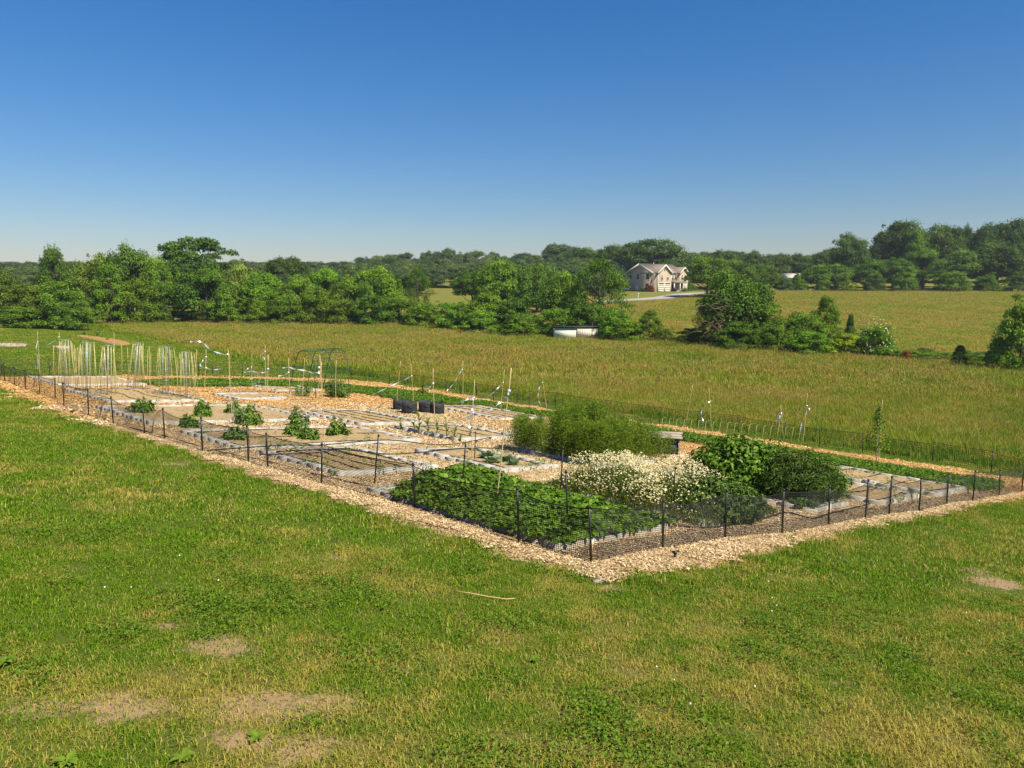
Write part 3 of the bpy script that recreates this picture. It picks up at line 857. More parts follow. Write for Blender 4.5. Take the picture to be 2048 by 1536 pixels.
# ================================================================== NET FENCES
def net_fence(px, label, ph=.80, nh=.70, skip=False, cell=.03, sag=.07, group='low black net fences round the garden'):
    base = [gp(u, v) for u, v in px]
    t = thing('net_fence', label, 'fence', base[0], group)
    o0 = base[0]; posts = []
    for b in base:
        lean = Vector((random.gauss(0, .025), random.gauss(0, .02), 0)); h = ph * random.uniform(.95, 1.06)
        mb = MB(); top = b - o0 + Vector((0, 0, h)) + lean * h
        mb.tube([b - o0 - Vector((0, 0, .1)), b - o0 + (top - (b - o0)) * .5, top], .017, 6)
        mb.tube([top - Vector((0, 0, .03)), top + Vector((0, 0, .012))], .021, 6)
        posts.append((b - o0, top))
        if not (skip and len(posts) == 1): mb.build('post', 'black_plastic', t)
    for (a, at), (b, bt) in zip(posts[:-1], posts[1:]):
        L = (b - a).length
        cs = cell * (1 if L < 4 else 1.3)
        nu = max(8, int(L / cs)); nv = max(6, int(nh / cs))
        s = np.linspace(0, 1, nu + 1); r = np.linspace(0, 1, nv + 1)
        S, Rr = np.meshgrid(s, r)
        A, At, B, Bt = [np.array(list(k)) for k in (a, at, b, bt)]
        fr = (nh + random.uniform(-.03, .05)) / ph
        lo = A + (B - A) * S[..., None]
        gx, gy = lo[..., 0] + o0.x, lo[..., 1] + o0.y
        lo[..., 2] = zt(gx, gy) - o0.z + .05
        up = (At - A) * (1 - S[..., None]) + (Bt - B) * S[..., None]
        sg = sag * random.uniform(.5, 1.4) * 4 * S * (1 - S)
        bow = .05 * np.sin(S * math.pi * 2 + random.uniform(0, 6)) * np.sin(Rr * math.pi)
        side = np.array([-(B - A)[1], (B - A)[0], 0]); side /= np.linalg.norm(side)
        P = lo + up * (fr * Rr)[..., None]; P[..., 2] -= sg * Rr; P += side * bow[..., None]
        P[..., 0] += .03 * np.sin(Rr * 5 + S * 9) * 4 * S * (1 - S)
        mb = MB(); wd = .0036 if L < 4 else .0054
        dirv = (B - A) / L
        # verticals
        for k in range(nu + 1):
            q_ = P[::2, k] if nv % 2 == 0 else P[np.r_[np.arange(0, nv, 2), nv], k]
            V = np.concatenate([q_ - dirv * wd, q_ + dirv * wd]); m_ = len(q_)
            i = np.arange(m_ - 1)[:, None]; mb.add(V, np.concatenate([i, i + m_, i + m_ + 1, i + 1], 1))
        for k in range(nv + 1):
            idx = np.r_[np.arange(0, nu, 3), nu]; q_ = P[k, idx]; upv = np.array([0, 0, 1.]) * (wd if k < nv else .008)
            V = np.concatenate([q_ - upv, q_ + upv]); m_ = len(q_)
            i = np.arange(m_ - 1)[:, None]; mb.add(V, np.concatenate([i, i + m_, i + m_ + 1, i + 1], 1))
        mb.build('net', 'net', t)
    return t
net_fence([(1183, 1130), (1038, 1090), (830, 1020), (643, 972), (536, 940), (497, 928), (405, 907), (330, 882), (290, 870), (227, 851), (177, 835), (128, 815), (110, 801), (80, 791), (52, 781), (30, 772), (10, 765), (-12, 757)],
          'low black net fence along the left lawn edge, from near corner to far left')
net_fence([(1183, 1130), (1325, 1101), (1450, 1081), (1564, 1072), (1657, 1055), (1730, 1040), (1778, 1032), (1838, 1026), (1893, 1012), (1945, 1005), (1998, 995), (2043, 986), (2075, 978)],
          'low black net fence along the right lawn edge beside the daisies', skip=True)
net_fence([(2075, 970), (1982, 947), (1864, 926), (1725, 905), (1638, 894), (1568, 883), (1477, 869), (1394, 858), (1319, 848), (1230, 835), (1165, 826), (1111, 818), (1059, 813), (1034, 810), (987, 801), (953, 796), (920, 791), (892, 788), (847, 780), (810, 774), (779, 770), (738, 765), (704, 761)],
          'low black net fence between the back mulch path and the meadow', cell=.065, sag=.02)
net_fence([(702, 760.5), (585, 757), (485, 755.5), (426, 755), (398, 755), (300, 753), (215, 752), (100, 750.5), (4, 750), (-20, 750)],
          'low black net fence at the far left end before the mown lawn', cell=.075, sag=.03)

def garden_post(u, v, ut, vt, label):
    b = gp(u, v); tp = at_depth(ut, vt, b.y); t = thing('garden_post', label, 'post', b, 'black posts standing inside the beds')
    mb = MB(); d = tp - b
    mb.tube([Vector((0, 0, -.1)), d * .5, d], .014, 6); mb.build('shaft', 'black_plastic', t)
    mb = MB(); mb.tube([d - Vector((0, 0, .03)), d + Vector((0, 0, .012))], .02, 6); mb.build('cap', 'black_plastic', t)
garden_post(748, 972, 757, 870, 'tall black post on the wall corner between bare bed and strawberries')
garden_post(922, 1002, 931, 890, 'tall black post in the left part of the strawberry plants')
garden_post(949, 924, 951, 864, 'short black post beside the cabbages')
garden_post(1120, 998, 1126, 895, 'black post in the chips in front of the asparagus')
garden_post(1136, 1067, 1132, 942, 'thick black post rising from the strawberries near the fence corner')
garden_post(1342, 1032, 1351, 935, 'black post at the left side of the dense daisies')

# ================================================================== BAMBOO STAKES WITH TAPE
def stake(u, v, ut, vt, label, tapes=(), r=.011, mat='bamboo', red=False):
    b = gp(u, v); tp = at_depth(ut, vt, b.y); d = tp - b
    t = thing('bamboo_stake', label, 'stake', b, 'bamboo stakes standing in the garden')
    mb = MB(); k = max(5, int(d.length / .3)); pts = [d * (i / k) + Vector((math.sin(i * 1.3 + u) * .006, math.cos(i * 1.7 + v) * .006, 0)) for i in range(k + 1)]
    pts[0] = Vector((0, 0, -.1))
    mb.tube(pts, np.linspace(r, r * .7, k + 1), 6); mb.build('cane', mat, t)
    for tp_ in tapes:
        px = [at_depth(a, c, b.y) - b for a, c in tp_]
        P = np.array([list(q_) for q_ in px]); n = len(P)
        tt = np.linspace(0, n - 1, (n - 1) * 9 + 1); pos = np.stack([np.interp(tt, np.arange(n), P[:, i]) for i in range(3)], 1)
        pos[:, 1] += .12 * np.sin(tt * 2.1 + u)*np.minimum(1, tt)
        pos[:, 2] -= .05 * np.sin(tt / max(1, n - 1) * math.pi)
        a = tt * 2.6 + u; wd = .019
        T = np.gradient(pos, axis=0); T = unit(T)
        s1 = unit(np.cross(T, np.array([.2, 1, .1]))); s2 = np.cross(T, s1)
        S = s1 * np.cos(a)[:, None] + s2 * np.sin(a)[:, None]
        V = np.concatenate([pos - S * wd, pos + S * wd]); m_ = len(pos); i = np.arange(m_ - 1)[:, None]
        mb = MB().add(V, np.concatenate([i, i + m_, i + m_ + 1, i + 1], 1))
        kq = Vector(pos[0])
        mb.box(kq, (.05, .05, .045), 1.0)
        mb.build('tape', 'red_cloth' if red else 'tape', t)
    return t
stake(80, 752, 75, 663, 'bamboo stake with silver tape farthest left in the garden', [[(75, 683), (72, 705), (74, 738)]])
stake(123, 755, 118, 664, 'bamboo stake with long tape at the leftmost cage tower', [[(118, 674), (105, 683), (81, 694)]])
stake(227, 755, 228, 666, 'bamboo stake rising behind the third cage tower from left', [[(228, 690), (218, 691)]])
stake(301, 815, 298, 692, 'bare bamboo stake between the fourth and fifth cage towers')
stake(386, 835, 394, 699, 'bare bamboo stake leaning right, just right of the sixth cage tower')
stake(408, 832, 412, 699, 'bamboo stake with crumpled tape right of the cage towers', [[(412, 714), (404, 717), (402, 726), (408, 735)], [(412, 736), (430, 737), (446, 736)]])
stake(465, 850, 456, 699, 'bamboo stake with the long silver streamer flying to the left', [[(455, 709), (445, 708), (428, 698), (410, 686), (395, 681), (383, 683)]])
stake(461, 780, 459, 707, 'thin bamboo stake right behind the one with the streamer', r=.008)
stake(503, 772, 504, 705, 'bamboo stake with bunched tape at the small bed left of the arch', [[(503, 734), (495, 735), (490, 742), (499, 744)], [(500, 743), (480, 741)]])
stake(534, 872, 536, 709, 'tall bamboo stake in the middle of the nearest tomato row', [[(536, 738), (530, 742), (524, 741), (505, 742)]])
stake(532, 800, 530, 689, 'tall bamboo stake just behind the middle of the tomatoes', [[(530, 703), (523, 707), (528, 720)]])
stake(583, 845, 577, 717, 'bamboo stake with tape blowing left beside the right tomatoes', [[(577, 745), (568, 747), (556, 752)]])
stake(604, 800, 609, 717, 'bare bamboo stake before the left legs of the green arch')
stake(651, 905, 639, 710, 'longest bamboo stake, in front of the arch, with a long pale streamer', [[(638, 745), (625, 743), (610, 739), (595, 734), (580, 731), (562, 737)], [(638, 735), (640, 745)]])
stake(647, 820, 642, 722, 'slightly leaning bamboo stake right behind the longest one')
stake(631, 815, 644, 725, 'bamboo stake crossing behind the longest one like a tripod leg')
stake(671, 845, 672, 720, 'bare bamboo stake in front of the climbing rose of the arch')
stake(792, 822, 801, 722, 'bamboo stake with a red rag behind the left grow bags', [[(800, 736), (797, 742), (795, 746)]], red=True)
stake(828, 827, 822, 727, 'bamboo stake with tape streaming left before the left grow bags', [[(823, 752), (808, 758), (785, 768), (765, 778), (743, 791)]])
stake(871, 910, 866, 736, 'bamboo stake with short tape before the right grow bags', [[(866, 767), (857, 772), (846, 777)]])
stake(926, 817, 926, 722, 'bamboo stake with tape in two silver twists right of the grow bags', [[(924, 739), (915, 752), (908, 764), (900, 774), (895, 780)]])
stake(942, 930, 949, 759, 'bamboo stake with a big bunch of silver tape beside the cabbages', [[(947, 796), (940, 793), (930, 797), (922, 802)], [(946, 800), (945, 815), (944, 826), (935, 830), (931, 838)], [(946, 826), (960, 819), (975, 816), (988, 812), (1003, 804)], [(943, 830), (939, 848), (938, 868)]])
stake(1000, 835, 1009, 739, 'bamboo stake with dark twisted tape left of the asparagus', [[(1006, 765), (995, 775), (985, 784), (975, 794)]])
stake(991, 1022, 1022, 736, 'very long leaning bamboo stake rising out of the strawberries', [[(1018, 782), (1015, 788), (1009, 797)]], r=.013)
stake(1094, 821, 1083, 746, 'bamboo stake with hanging tape at the back fence left of the asparagus', [[(1085, 765), (1078, 776), (1076, 788), (1078, 802), (1082, 812)]])
stake(1367, 872, 1386, 769, 'bare leaning bamboo stake behind the compost bin', r=.009)
stake(1423, 862, 1418, 775, 'bamboo stake with tape left behind the tall shrub', [[(1420, 803), (1412, 806), (1405, 818), (1403, 830), (1407, 845), (1408, 857)]])
stake(1567, 882, 1561, 810, 'short bamboo stake with folded tape behind the tall shrub', [[(1563, 826), (1554, 838), (1552, 841)], [(1562, 828), (1557, 842), (1556, 862)]])
stake(1606, 890, 1615, 786, 'bamboo stake with tape hanging down, right behind the tall shrub', [[(1614, 812), (1619, 816)], [(1614, 812), (1610, 830), (1605, 848), (1600, 867)]])
stake(1757, 923, 1765, 800, 'bamboo stake tied to the young tree by the right back fence')

# ================================================================== CAGE TOWERS
def cage_tower(u, v, ut, vt, wpx, label):
    b = gp(u, v); tp = at_depth(ut, vt, b.y) - b; ppm = FPX / b.y
    rt = max(.20, wpx / ppm / 2); rb = rt * 1.55; h = tp.z
    t = thing('cage_tower', label, 'plant support', b, 'tall cane and wire towers at the left of the garden')
    rings = 5
    for k in range(rings):
        f_ = k / (rings - 1); z = h * (.12 + .88 * f_); r = .6 * rt + (0 if k < rings - 1 else .4 * rt); a = np.linspace(0, 2 * math.pi, 17)
        MB().tube(np.c_[np.cos(a) * r + tp.x * f_, np.sin(a) * r, np.full(17, z)], .006, 4).build('ring', 'galvanised', t)
    for k in range(4):
        a = k * math.pi / 2 + u; r = .6 * rt
        MB().tube([(math.cos(a) * r * .8, math.sin(a) * r * .8, -.05), (math.cos(a) * r + tp.x, math.sin(a) * r, h)], .006, 4).build('wire', 'galvanised', t)
    MB().tube([(0, 0, -.1), (tp.x, 0, h * 1.01)], .013, 6).build('pole', 'galvanised', t)
    for k in range(4):
        a = random.uniform(0, 6.28); rr = rb * random.uniform(1.2, 1.9); g_ = (math.cos(a) * rr, math.sin(a) * rr); z0 = float(zt(b.x + g_[0], b.y + g_[1])) - b.z
        MB().tube([(g_[0], g_[1], z0 - .05), (g_[0] * .8, g_[1] * .8, h * random.uniform(.85, 1.0))], .007, 5).build('cane', 'bamboo', t)
    for k in range(11):
        a = k * 2 * math.pi / 11 + u * 1.7 + random.uniform(-.2, .2); rr = rb * random.uniform(.75, 1.25)
        q_ = (math.cos(a) * rr, math.sin(a) * rr); e = (math.cos(a) * rt + tp.x, math.sin(a) * rt, h * random.uniform(.93, 1.02))
        z0 = float(zt(b.x + q_[0], b.y + q_[1])) - b.z
        MB().tube([(q_[0], q_[1], z0 - .05), (e[0] * .5 + q_[0] * .5 + .005, e[1] * .5 + q_[1] * .5, e[2] * .5), e], .007, 5).build('cane', 'green_cane' if k % 4 else 'bamboo', t)
cage_tower(132, 774, 131, 680, 22, 'leftmost cane cage tower, over the far left block bed')
cage_tower(173, 786, 174, 685, 25, 'second cane cage tower from the left, with wide flat ring')
cage_tower(214, 794, 216, 691, 18, 'third cane cage tower from the left')
cage_tower(270, 780, 276, 686, 15, 'fourth cane cage tower from the left, leaning right with taller canes')
cage_tower(331, 794, 332, 694, 29, 'fifth cane cage tower from the left, widest at the top')
cage_tower(373, 801, 371, 704, 22, 'sixth and lowest cane cage tower, nearest the tomatoes')

# ================================================================== GREEN ARCH
def arch():
    b = gp(577, 789); t = thing('garden_arch', 'green metal tunnel arch standing in the wood chips', 'arch', b)
    sp = Vector((-PD[0], -PD[1], 0)) * 2.35; ax = Vector((QD[0], QD[1], 0)) * .86
    h = 2.15; prof = [(0, 0), (.18, .42), (.34, .78), (.38, .86), (.46, .94), (.58, .985), (.74, .98), (.87, .93), (.95, .86), (.985, .79), (.99, .4), (1, 0)]
    def pt(k, s, z):
        g = b + ax * k + sp * s; gz = float(zt(g.x, g.y)) - b.z
        return ax * k + sp * s + Vector((0, 0, gz * (1 - z) + z * h))
    for k in range(3):
        MB().tube([pt(k, s, z) if z > 0 else pt(k, s, 0) - Vector((0, 0, .08)) for s, z in prof], .017, 7).build('hoop', 'green_metal', t, smooth=True)
    for s, z in [(.13, .3), (.34, .78), (.46, .94), (.58, .985), (.74, .98), (.87, .93), (.985, .79), (.995, .3), (.27, .62), (.99, .58)]:
        MB().tube([pt(-.12, s, z), pt(1, s, z), pt(2.12, s, z)], .014, 6).build('cross_bar', 'green_metal', t)
arch()

# ================================================================== GROW BAGS
def grow_bag(u, v, label, s=1.0):
    s *= .97
    b = gp(u, v); t = thing('grow_bag', label, 'planter', b, 'black fabric grow bags')
    mb = MB(); n = 22; prof = [(.26, .0), (.30, .04), (.315, .22), (.31, .42), (.30, .54), (.28, .535), (.27, .42)]
    V = []
    for i, (r, z) in enumerate(prof):
        for k in range(n):
            a = 2 * math.pi * k / n; rr = r * s * (1 + .05 * math.sin(3 * a + u) + .025 * math.sin(7 * a + i + u)); V.append((math.cos(a) * rr, math.sin(a) * rr, z * s + .03 * math.sin(2 * a + u) * (z > .3)))
    Q = [[i * n + k, i * n + (k + 1) % n, (i + 1) * n + (k + 1) % n, (i + 1) * n + k] for i in range(len(prof) - 1) for k in range(n)]
    mb.add(V, Q).build('bag', 'black_fabric', t, smooth=True)
    mb = MB(); a = np.linspace(0, 2 * math.pi, 19)[:-1]
    mb.add(np.r_[np.c_[np.cos(a) * .272 * s, np.sin(a) * .272 * s, np.full(18, .43 * s)], [[0, 0, .45 * s]]], (), [[k, (k + 1) % 18, 18] for k in range(18)]).build('soil', 'soil', t)
    for sg in (-1, 1):
        a = np.linspace(-.45, .45, 8) + (math.pi / 2 if sg > 0 else -math.pi / 2) + .4
        MB().tube([(math.cos(k) * .325 * s, math.sin(k) * .325 * s, (.42 - .10 * math.cos((k - a.mean()) * 3.2)) * s) for k in a], .012, 5).build('handle', 'black_fabric', t)
grow_bag(800, 822, 'black grow bag farthest left, half behind its neighbour', .95)
grow_bag(819, 829, 'black grow bag with handle, second from left', 1.0)
grow_bag(852, 827, 'black grow bag third from left, right of the gap', .95)
grow_bag(874, 829, 'black grow bag farthest right of the four', .95)
# irrigation riser beside the bags
b = gp(808, 800); t = thing('tap_riser', 'thin dark T shaped water riser behind the grow bags', 'riser', b)
MB().tube([(0, 0, -.1), (0, 0, .62)], .012, 6).build('pipe', 'hose', t); MB().tube([(-.16, 0, .62), (.18, 0, .63)], .014, 6).build('cross_pipe', 'hose', t)

# ================================================================== COMPOST BIN
def compost():
    b = W(7.0, 12.0); t = thing('compost_bin', 'dark wooden bin with weathered lid boards behind the daisies', 'bin', b, rz=math.atan2(-PD[1], -PD[0]) + .55)
    for k in range(3):
        MB().box((-.5 + k * .5, -.35, .27), (.44, .03, .50)).build('panel', 'dark_wood', t)
    MB().box((-.76, 0, .27), (.03, .7, .5)).build('side', 'dark_wood', t); MB().box((.76, 0, .27), (.03, .7, .5)).build('side', 'dark_wood', t)
    MB().box((0, .35, .27), (1.5, .03, .5)).build('back', 'dark_wood', t)
    for k in range(4):
        MB().tube([(-.75 + k * .5, -.385, -.05), (-.75 + k * .5, -.385, .56)], .014, 5).build('edge_post', 'galvanised', t)
    for k in range(4):
        MB().box((0, -.33 + k * .21, .60 + .02 * (k % 2)), (1.72 - .06 * (k % 3), .19, .04), .02 * (k - 1.5)).build('lid_board', 'weathered_wood', t)
compost()

# ================================================================== CANE HOOP ROW
def hoop_row():
    t = thing('pea_hoops', 'row of thin pale hoop canes in the clover behind the shrub', 'plant support', gp(1455, 893))
    o0 = t.location
    for k in range(20):
        u = 1318 + k * 14.5; v0 = 884 + (u - 1318) * .065; b = gp(u, v0); h = .85
        d = Vector((QD[0], QD[1], 0)) * .25; s = Vector((.12, .05, 0)); q_ = b - o0
        MB().tube([q_ - Vector((0, 0, .05)), q_ + s + Vector((0, 0, h)), q_ + s + d + Vector((0, 0, h)), q_ + d + Vector((0, 0, -.05))], .006, 4).build('hoop', 'green_cane', t)
hoop_row()

# sprinkler, edging stone, straw
b = gp(1350, 1121); t = thing('sprinkler', 'dark green sprinkler head standing in the chips outside the right fence', 'sprinkler', b)
MB().tube([(0, 0, -.05), (0, 0, .10)], [.02, .017], 8).build('stem', 'black_plastic', t); MB().tube([(0, 0, .10), (0, 0, .135)], [.03, .026], 8).build('head', 'black_plastic', t); MB().tube([(-.05, -.01, .125), (.055, 0, .14)], .014, 6).build('nozzle', 'black_plastic', t)
b = gp(1197, 1164); MB().box((0, 0, 0), (.15, .08, .04), .4).build('edging_stone', 'stone', loc=b + Vector((0, 0, .012)))
tag(bpy.data.objects['edging_stone'], 'grey flat stone sunk at the near tip of the chips', 'stone')
pts = [gp(905, 1182, .03), gp(940, 1186, .05), gp(975, 1193, .03), gp(1012, 1198, .035), gp(1030, 1197, .03)]
tag(MB().tube(pts, .006, 5).build('straw_stalk', 'straw'), 'dry straw stalk lying on the lawn before the fence corner', 'straw')
b = gp(145, 831); t = thing('sprinkler', 'small dark sprinkler in the chips outside the left fence', 'sprinkler', b)
MB().tube([(0, 0, -.05), (0, 0, .13)], .022, 7).build('stem', 'black_plastic', t); MB().tube([(-.05, 0, .13), (.06, 0, .14)], .03, 7).build('head', 'black_plastic', t)

# ================================================================== GARDEN PLANTS
def join_leaf(lists):
    V = []; T = []; tv = []; n = 0
    for (v, t, c) in lists:
        V.append(v); T.append(t + n); tv.append(c); n += len(v)
    return np.concatenate(V), np.concatenate(T), np.concatenate(tv)

def pq_xy(p, q):
    return C0[0] + PD[0] * p + QD[0] * q, C0[1] + PD[1] * p + QD[1] * q

def strawberries():
    p0, p1, q0, q1 = BEDS['strawberry']; n = 5200
    p = rng.uniform(p0 - .02, 5.7, n); q = rng.uniform(q0 - .02, q1 + .12, n); k_ = p < 4.45 + .42 * q; p, q = p[k_], q[k_]; n = len(p)
    e = np.minimum(np.minimum(p - p0 + .25, 4.75 + .42 * q - p), np.minimum(q - q0 + .15, q1 + .3 - q))
    h = .09 + .27 * sstep(0, .7, e) * (1 + .45 * wob(p, q, 1.2, 2) + .25 * wob(p, q, 3.1, 4)) * np.interp(p, [0, 2.8, 4.0, 6], [.62, .62, 1.08, 1.08]) 
    x, y = pq_xy(p, q); z = zt(x, y) + .08 + h * rng.uniform(.35, 1.0, n) ** .6
    L = []
    az = rng.uniform(0, 6.28, n)
    nr = np.c_[rng.normal(0, .42, (n, 2)), np.ones(n)]; s = rng.uniform(.065, .115, n); tint = np.clip(rng.normal(.5, .22, n) + .22 * wob(p, q, 1.9, 7), 0, 1)
    for k in range(3):
        a = az + (k - 1) * 1.75; d = np.c_[np.cos(a), np.sin(a), np.zeros(n)]
        L.append(leaves(np.c_[x, y, z] + d * s[:, None] * .5, nr + d * .25, s, s * .85, tint, fold=.12, direc=d, droop=.15))
    o = obj('strawberry_plants', np_mesh('strawberry_plants', *(lambda V, T, c: (V, [T], 'strawberry_leaf', c))(*join_leaf(L))))
    tag(o, 'dense dark green strawberry leaves filling the near corner bed', 'strawberry plants', kind='stuff')
    # weeds poking from the walls: one little plant each is too small to count
strawberries()

def daisies():
    p0, p1, q0, q1 = BEDS['daisy']
    def hgt(p, q):
        e = np.minimum(np.minimum(p - p0 + .3, p1 + .35 - p), np.minimum(q - q0 + .22, q1 + .35 - q))
        base = .22 + .44 * sstep(0, .75, e)
        return base * (1 + .28 * wob(p, q, 1.1, 6) + .12 * wob(p, q, 3.3, 2)) * np.interp(p, [0, .8, 1.6, 3.6, 4.8], [.6, .75, 1.08, 1.08, .75]) * (e > 0)
    n = 9000
    p = rng.uniform(p0 - .1, p1 + .7, n); q = rng.uniform(q0 - .12, q1 + .3, n); h = hgt(p, q)
    x, y = pq_xy(p, q)
    V, Q_, T_, tv = blades(np.c_[x, y, zt(x, y) + .08], np.maximum(.1, h * rng.uniform(.6, 1.0, n)), .011, rng.uniform(.1, .6, n), np.clip(rng.normal(.5, .25, n), 0, 1))
    t = bpy.data.objects.new('daisy_clump', None); COL.objects.link(t)
    tag(t, 'mound of small white daisies with yellow hearts in front of the tall shrub', 'flowers', kind='stuff')
    obj('foliage', np_mesh('foliage', V, [Q_, T_], 'daisy_leaf', tint=tv), t)
    m_ = 9000; p = rng.uniform(p0 - .1, p1 + .65, m_); q = rng.uniform(q0 - .15, q1 + .3, m_); h = hgt(p, q); x, y = pq_xy(p, q)
    V, T_, tv = leaves(np.c_[x, y, zt(x, y) + .06 + h * rng.uniform(.05, .93, m_)], rng.normal(0, .6, (m_, 3)) + np.array([0, -.2, .7]), rng.uniform(.05, .10, m_), .016, np.clip(rng.normal(.45, .25, m_), 0, 1))
    obj('leaves', np_mesh('leaves', V, [T_], 'daisy_leaf', tint=tv), t)
    n = 11500
    p = rng.uniform(p0 + .15, p1 + .45, n); q = rng.uniform(q0 - .1, q1 + .3, n); h = hgt(p, q)
    ok = (1.3 * wob(p, q, 1.5, 3) + .8 * wob(p, q, 4., 5) + .5 * rng.normal(size=n) > -.45) & ((p > 1.35) | (q > 5.3) | (rng.uniform(size=n) < .25)) & (h > .06)
    p, q, h = p[ok], q[ok], h[ok]; n = len(p); x, y = pq_xy(p, q)
    z = zt(x, y) + .08 + h * np.where(rng.uniform(size=n) < .6, rng.uniform(.93, 1.10, n), rng.uniform(.35, .95, n))
    r = rng.uniform(.013, .022, n); tilt = np.c_[rng.normal(.1, .4, n), rng.normal(-.25, .4, n), np.ones(n)]; tilt = unit(tilt)
    a1 = unit(np.cross(tilt, np.array([0, 1., .1]))); a2 = np.cross(tilt, a1); c = np.c_[x, y, z]
    k = np.arange(8) * math.pi / 4; rr = np.where(np.arange(8) % 2, .62, 1.0)
    ring = c[:, None] + r[:, None, None] * rr[None, :, None] * (np.cos(k)[None, :, None] * a1[:, None] + np.sin(k)[None, :, None] * a2[:, None])
    V = np.concatenate([ring, c[:, None]], 1).reshape(-1, 3); i = np.arange(n)[:, None] * 9
    T_ = np.concatenate([i + np.array([8, j, (j + 1) % 8]) for j in range(8)])
    obj('petals', np_mesh('petals', V, [T_], 'petal', tint=np.repeat(rng.uniform(0, 1, n), 9)), t)
    k = np.arange(5) * 2 * math.pi / 5; cc = c + tilt * (r * .18)[:, None]
    ring = c[:, None] + tilt[:, None] * .003 + r[:, None, None] * .38 * (np.cos(k)[None, :, None] * a1[:, None] + np.sin(k)[None, :, None] * a2[:, None])
    V = np.concatenate([ring, cc[:, None]], 1).reshape(-1, 3); i = np.arange(n)[:, None] * 6
    T_ = np.concatenate([i + np.array([5, j, (j + 1) % 5]) for j in range(5)])
    obj('hearts', np_mesh('hearts', V, [T_], 'daisy_heart'), t)
daisies()

def asparagus():
    p0, p1, q0, q1 = BEDS['asparagus']; t = thing('asparagus', 'big feathery green asparagus thicket in the middle of the garden', 'asparagus', W((p0 + p1) / 2, (q0 + q1) / 2)); t['kind'] = 'thing'
    o0 = np.array(t.location); L = []; mb = MB()
    ns = 150
    for _ in range(ns):
        p = rng.uniform(p0 + .0, p1 + .1); q = rng.uniform(q0 - .1, q1 + .3); x, y = pq_xy(p, q); b = np.array([x, y, float(zt(x, y)) + .1]) - o0
        e = min(p - p0 + .3, p1 + .3 - p, q - q0 + .3, q1 + .4 - q)
        h = (.80 + .68 * min(1, e / 1.4)) * rng.uniform(.8, 1.08); az = rng.uniform(0, 6.28); ln = rng.uniform(.05, .32)
        tip = b + np.array([math.cos(az) * h * ln, math.sin(az) * h * ln, h])
        s = np.linspace(0, 1, 5); mb.tube(b + (tip - b) * s[:, None] + np.c_[np.zeros((5, 2)), -.0 * s], np.linspace(.007, .002, 5), 4, False)
        m_ = 760; f_ = rng.uniform(.12, 1.0, m_); r = (.08 + .36 * (1 - f_) ** .6) * np.minimum(1, f_ * 4) * rng.uniform(.15, 1.1, m_); a = rng.uniform(0, 6.28, m_)
        c = b + (tip - b) * f_[:, None] + np.c_[np.cos(a) * r, np.sin(a) * r, rng.normal(.02, .05, m_)]
        d = np.c_[np.cos(a), np.sin(a), rng.uniform(.0, .9, m_)] + rng.normal(0, .45, (m_, 3))
        L.append(leaves(c, rng.normal(size=(m_, 3)), rng.uniform(.05, .12, m_), .0135, np.clip(rng.normal(.35 + .35 * f_, .2), 0, 1), direc=d, fold=.0))
    V, T_, tv = join_leaf(L)
    f_ = obj('fronds', np_mesh('fronds', V, [T_], 'asparagus_frond', tint=tv), t)
    mb.build('stems', 'green_cane', t)
asparagus()

def leafy(name, label, cat, base, R_, H, mat, nst, nl, llen, lwid, shape='dome', droop=.2, seed=0, lowfrac=.05, group=None, stem='bark', upright=.5, part='leaves', ragged=.78):
    """a leafy plant: stems fanning out, leaves along them and out to an uneven skin"""
    t = thing(name, label, cat, base, group); L = []; mb = MB()
    for k in range(nst):
        a = rng.uniform(0, 6.28); rr = math.sqrt(rng.uniform(0, 1)); r = rr * (R_[0] if isinstance(R_, tuple) else R_); r2 = rr * (R_[1] if isinstance(R_, tuple) else R_)
        hh = H * (math.sqrt(max(.08, 1 - (rr * .9) ** 2)) if shape == 'dome' else rng.uniform(.75, 1.0)) * rng.uniform(ragged, 1.08)
        tip = np.array([math.cos(a) * r, math.sin(a) * r2, hh]); b = np.array([math.cos(a) * r * .45, math.sin(a) * r2 * .45, 0])
        b[2] = float(zt(base[0] + b[0], base[1] + b[1])) - base[2]; tip[2] += b[2]
        s = np.linspace(0, 1, 4)[:, None]; bow = np.array([math.cos(a), math.sin(a), 0]) * H * .06
        mb.tube(b + (tip - b) * s + bow * np.sin(s * math.pi), np.linspace(.006, .002, 4) * max(1, H), 4, False)
        f_ = rng.uniform(lowfrac, 1.02, nl) ** .85; sp = H * .085 * (1.2 - .6 * f_)
        c = b + (tip - b) * f_[:, None] + bow * np.sin(f_ * math.pi)[:, None] + rng.normal(0, 1, (nl, 3)) * sp[:, None]
        c[:, 2] = np.maximum(c[:, 2], .03 + b[2])
        out = unit(c - np.array([0, 0, H * .3])) * .6
        nr = out + np.array([0, 0, upright]) + rng.normal(0, .45, (nl, 3))
        d = unit(c - (b + (tip - b) * f_[:, None])) + np.array([0, 0, -.1]) + rng.normal(0, .35, (nl, 3))
        L.append(leaves(c, nr, rng.uniform(.65, 1.2, nl) * llen, rng.uniform(.7, 1.2, nl) * lwid, np.clip(rng.normal(.5, .2, nl) + rng.normal(0, .08), 0, 1), direc=d, droop=droop, fold=.15))
    V, T_, tv = join_leaf(L)
    obj(part, np_mesh(part, V, [T_], mat, tint=tv), t)
    mb.build('stems', stem, t)
    return t
leafy('leafy_shrub', 'tall dark green shrub with broad leaves behind the daisies', 'shrub', W(2.35, 8.2), (1.05, 1.0), 1.28, 'shrub_leaf', 115, 70, .115, .085, seed=1, droop=.3)
leafy('leafy_shrub', 'middle of the dark hedge, between broad and narrow leaves', 'shrub', W(1.75, 8.6), (.95, .85), 1.22, 'shrub_leaf', 90, 70, .105, .07, droop=.3)
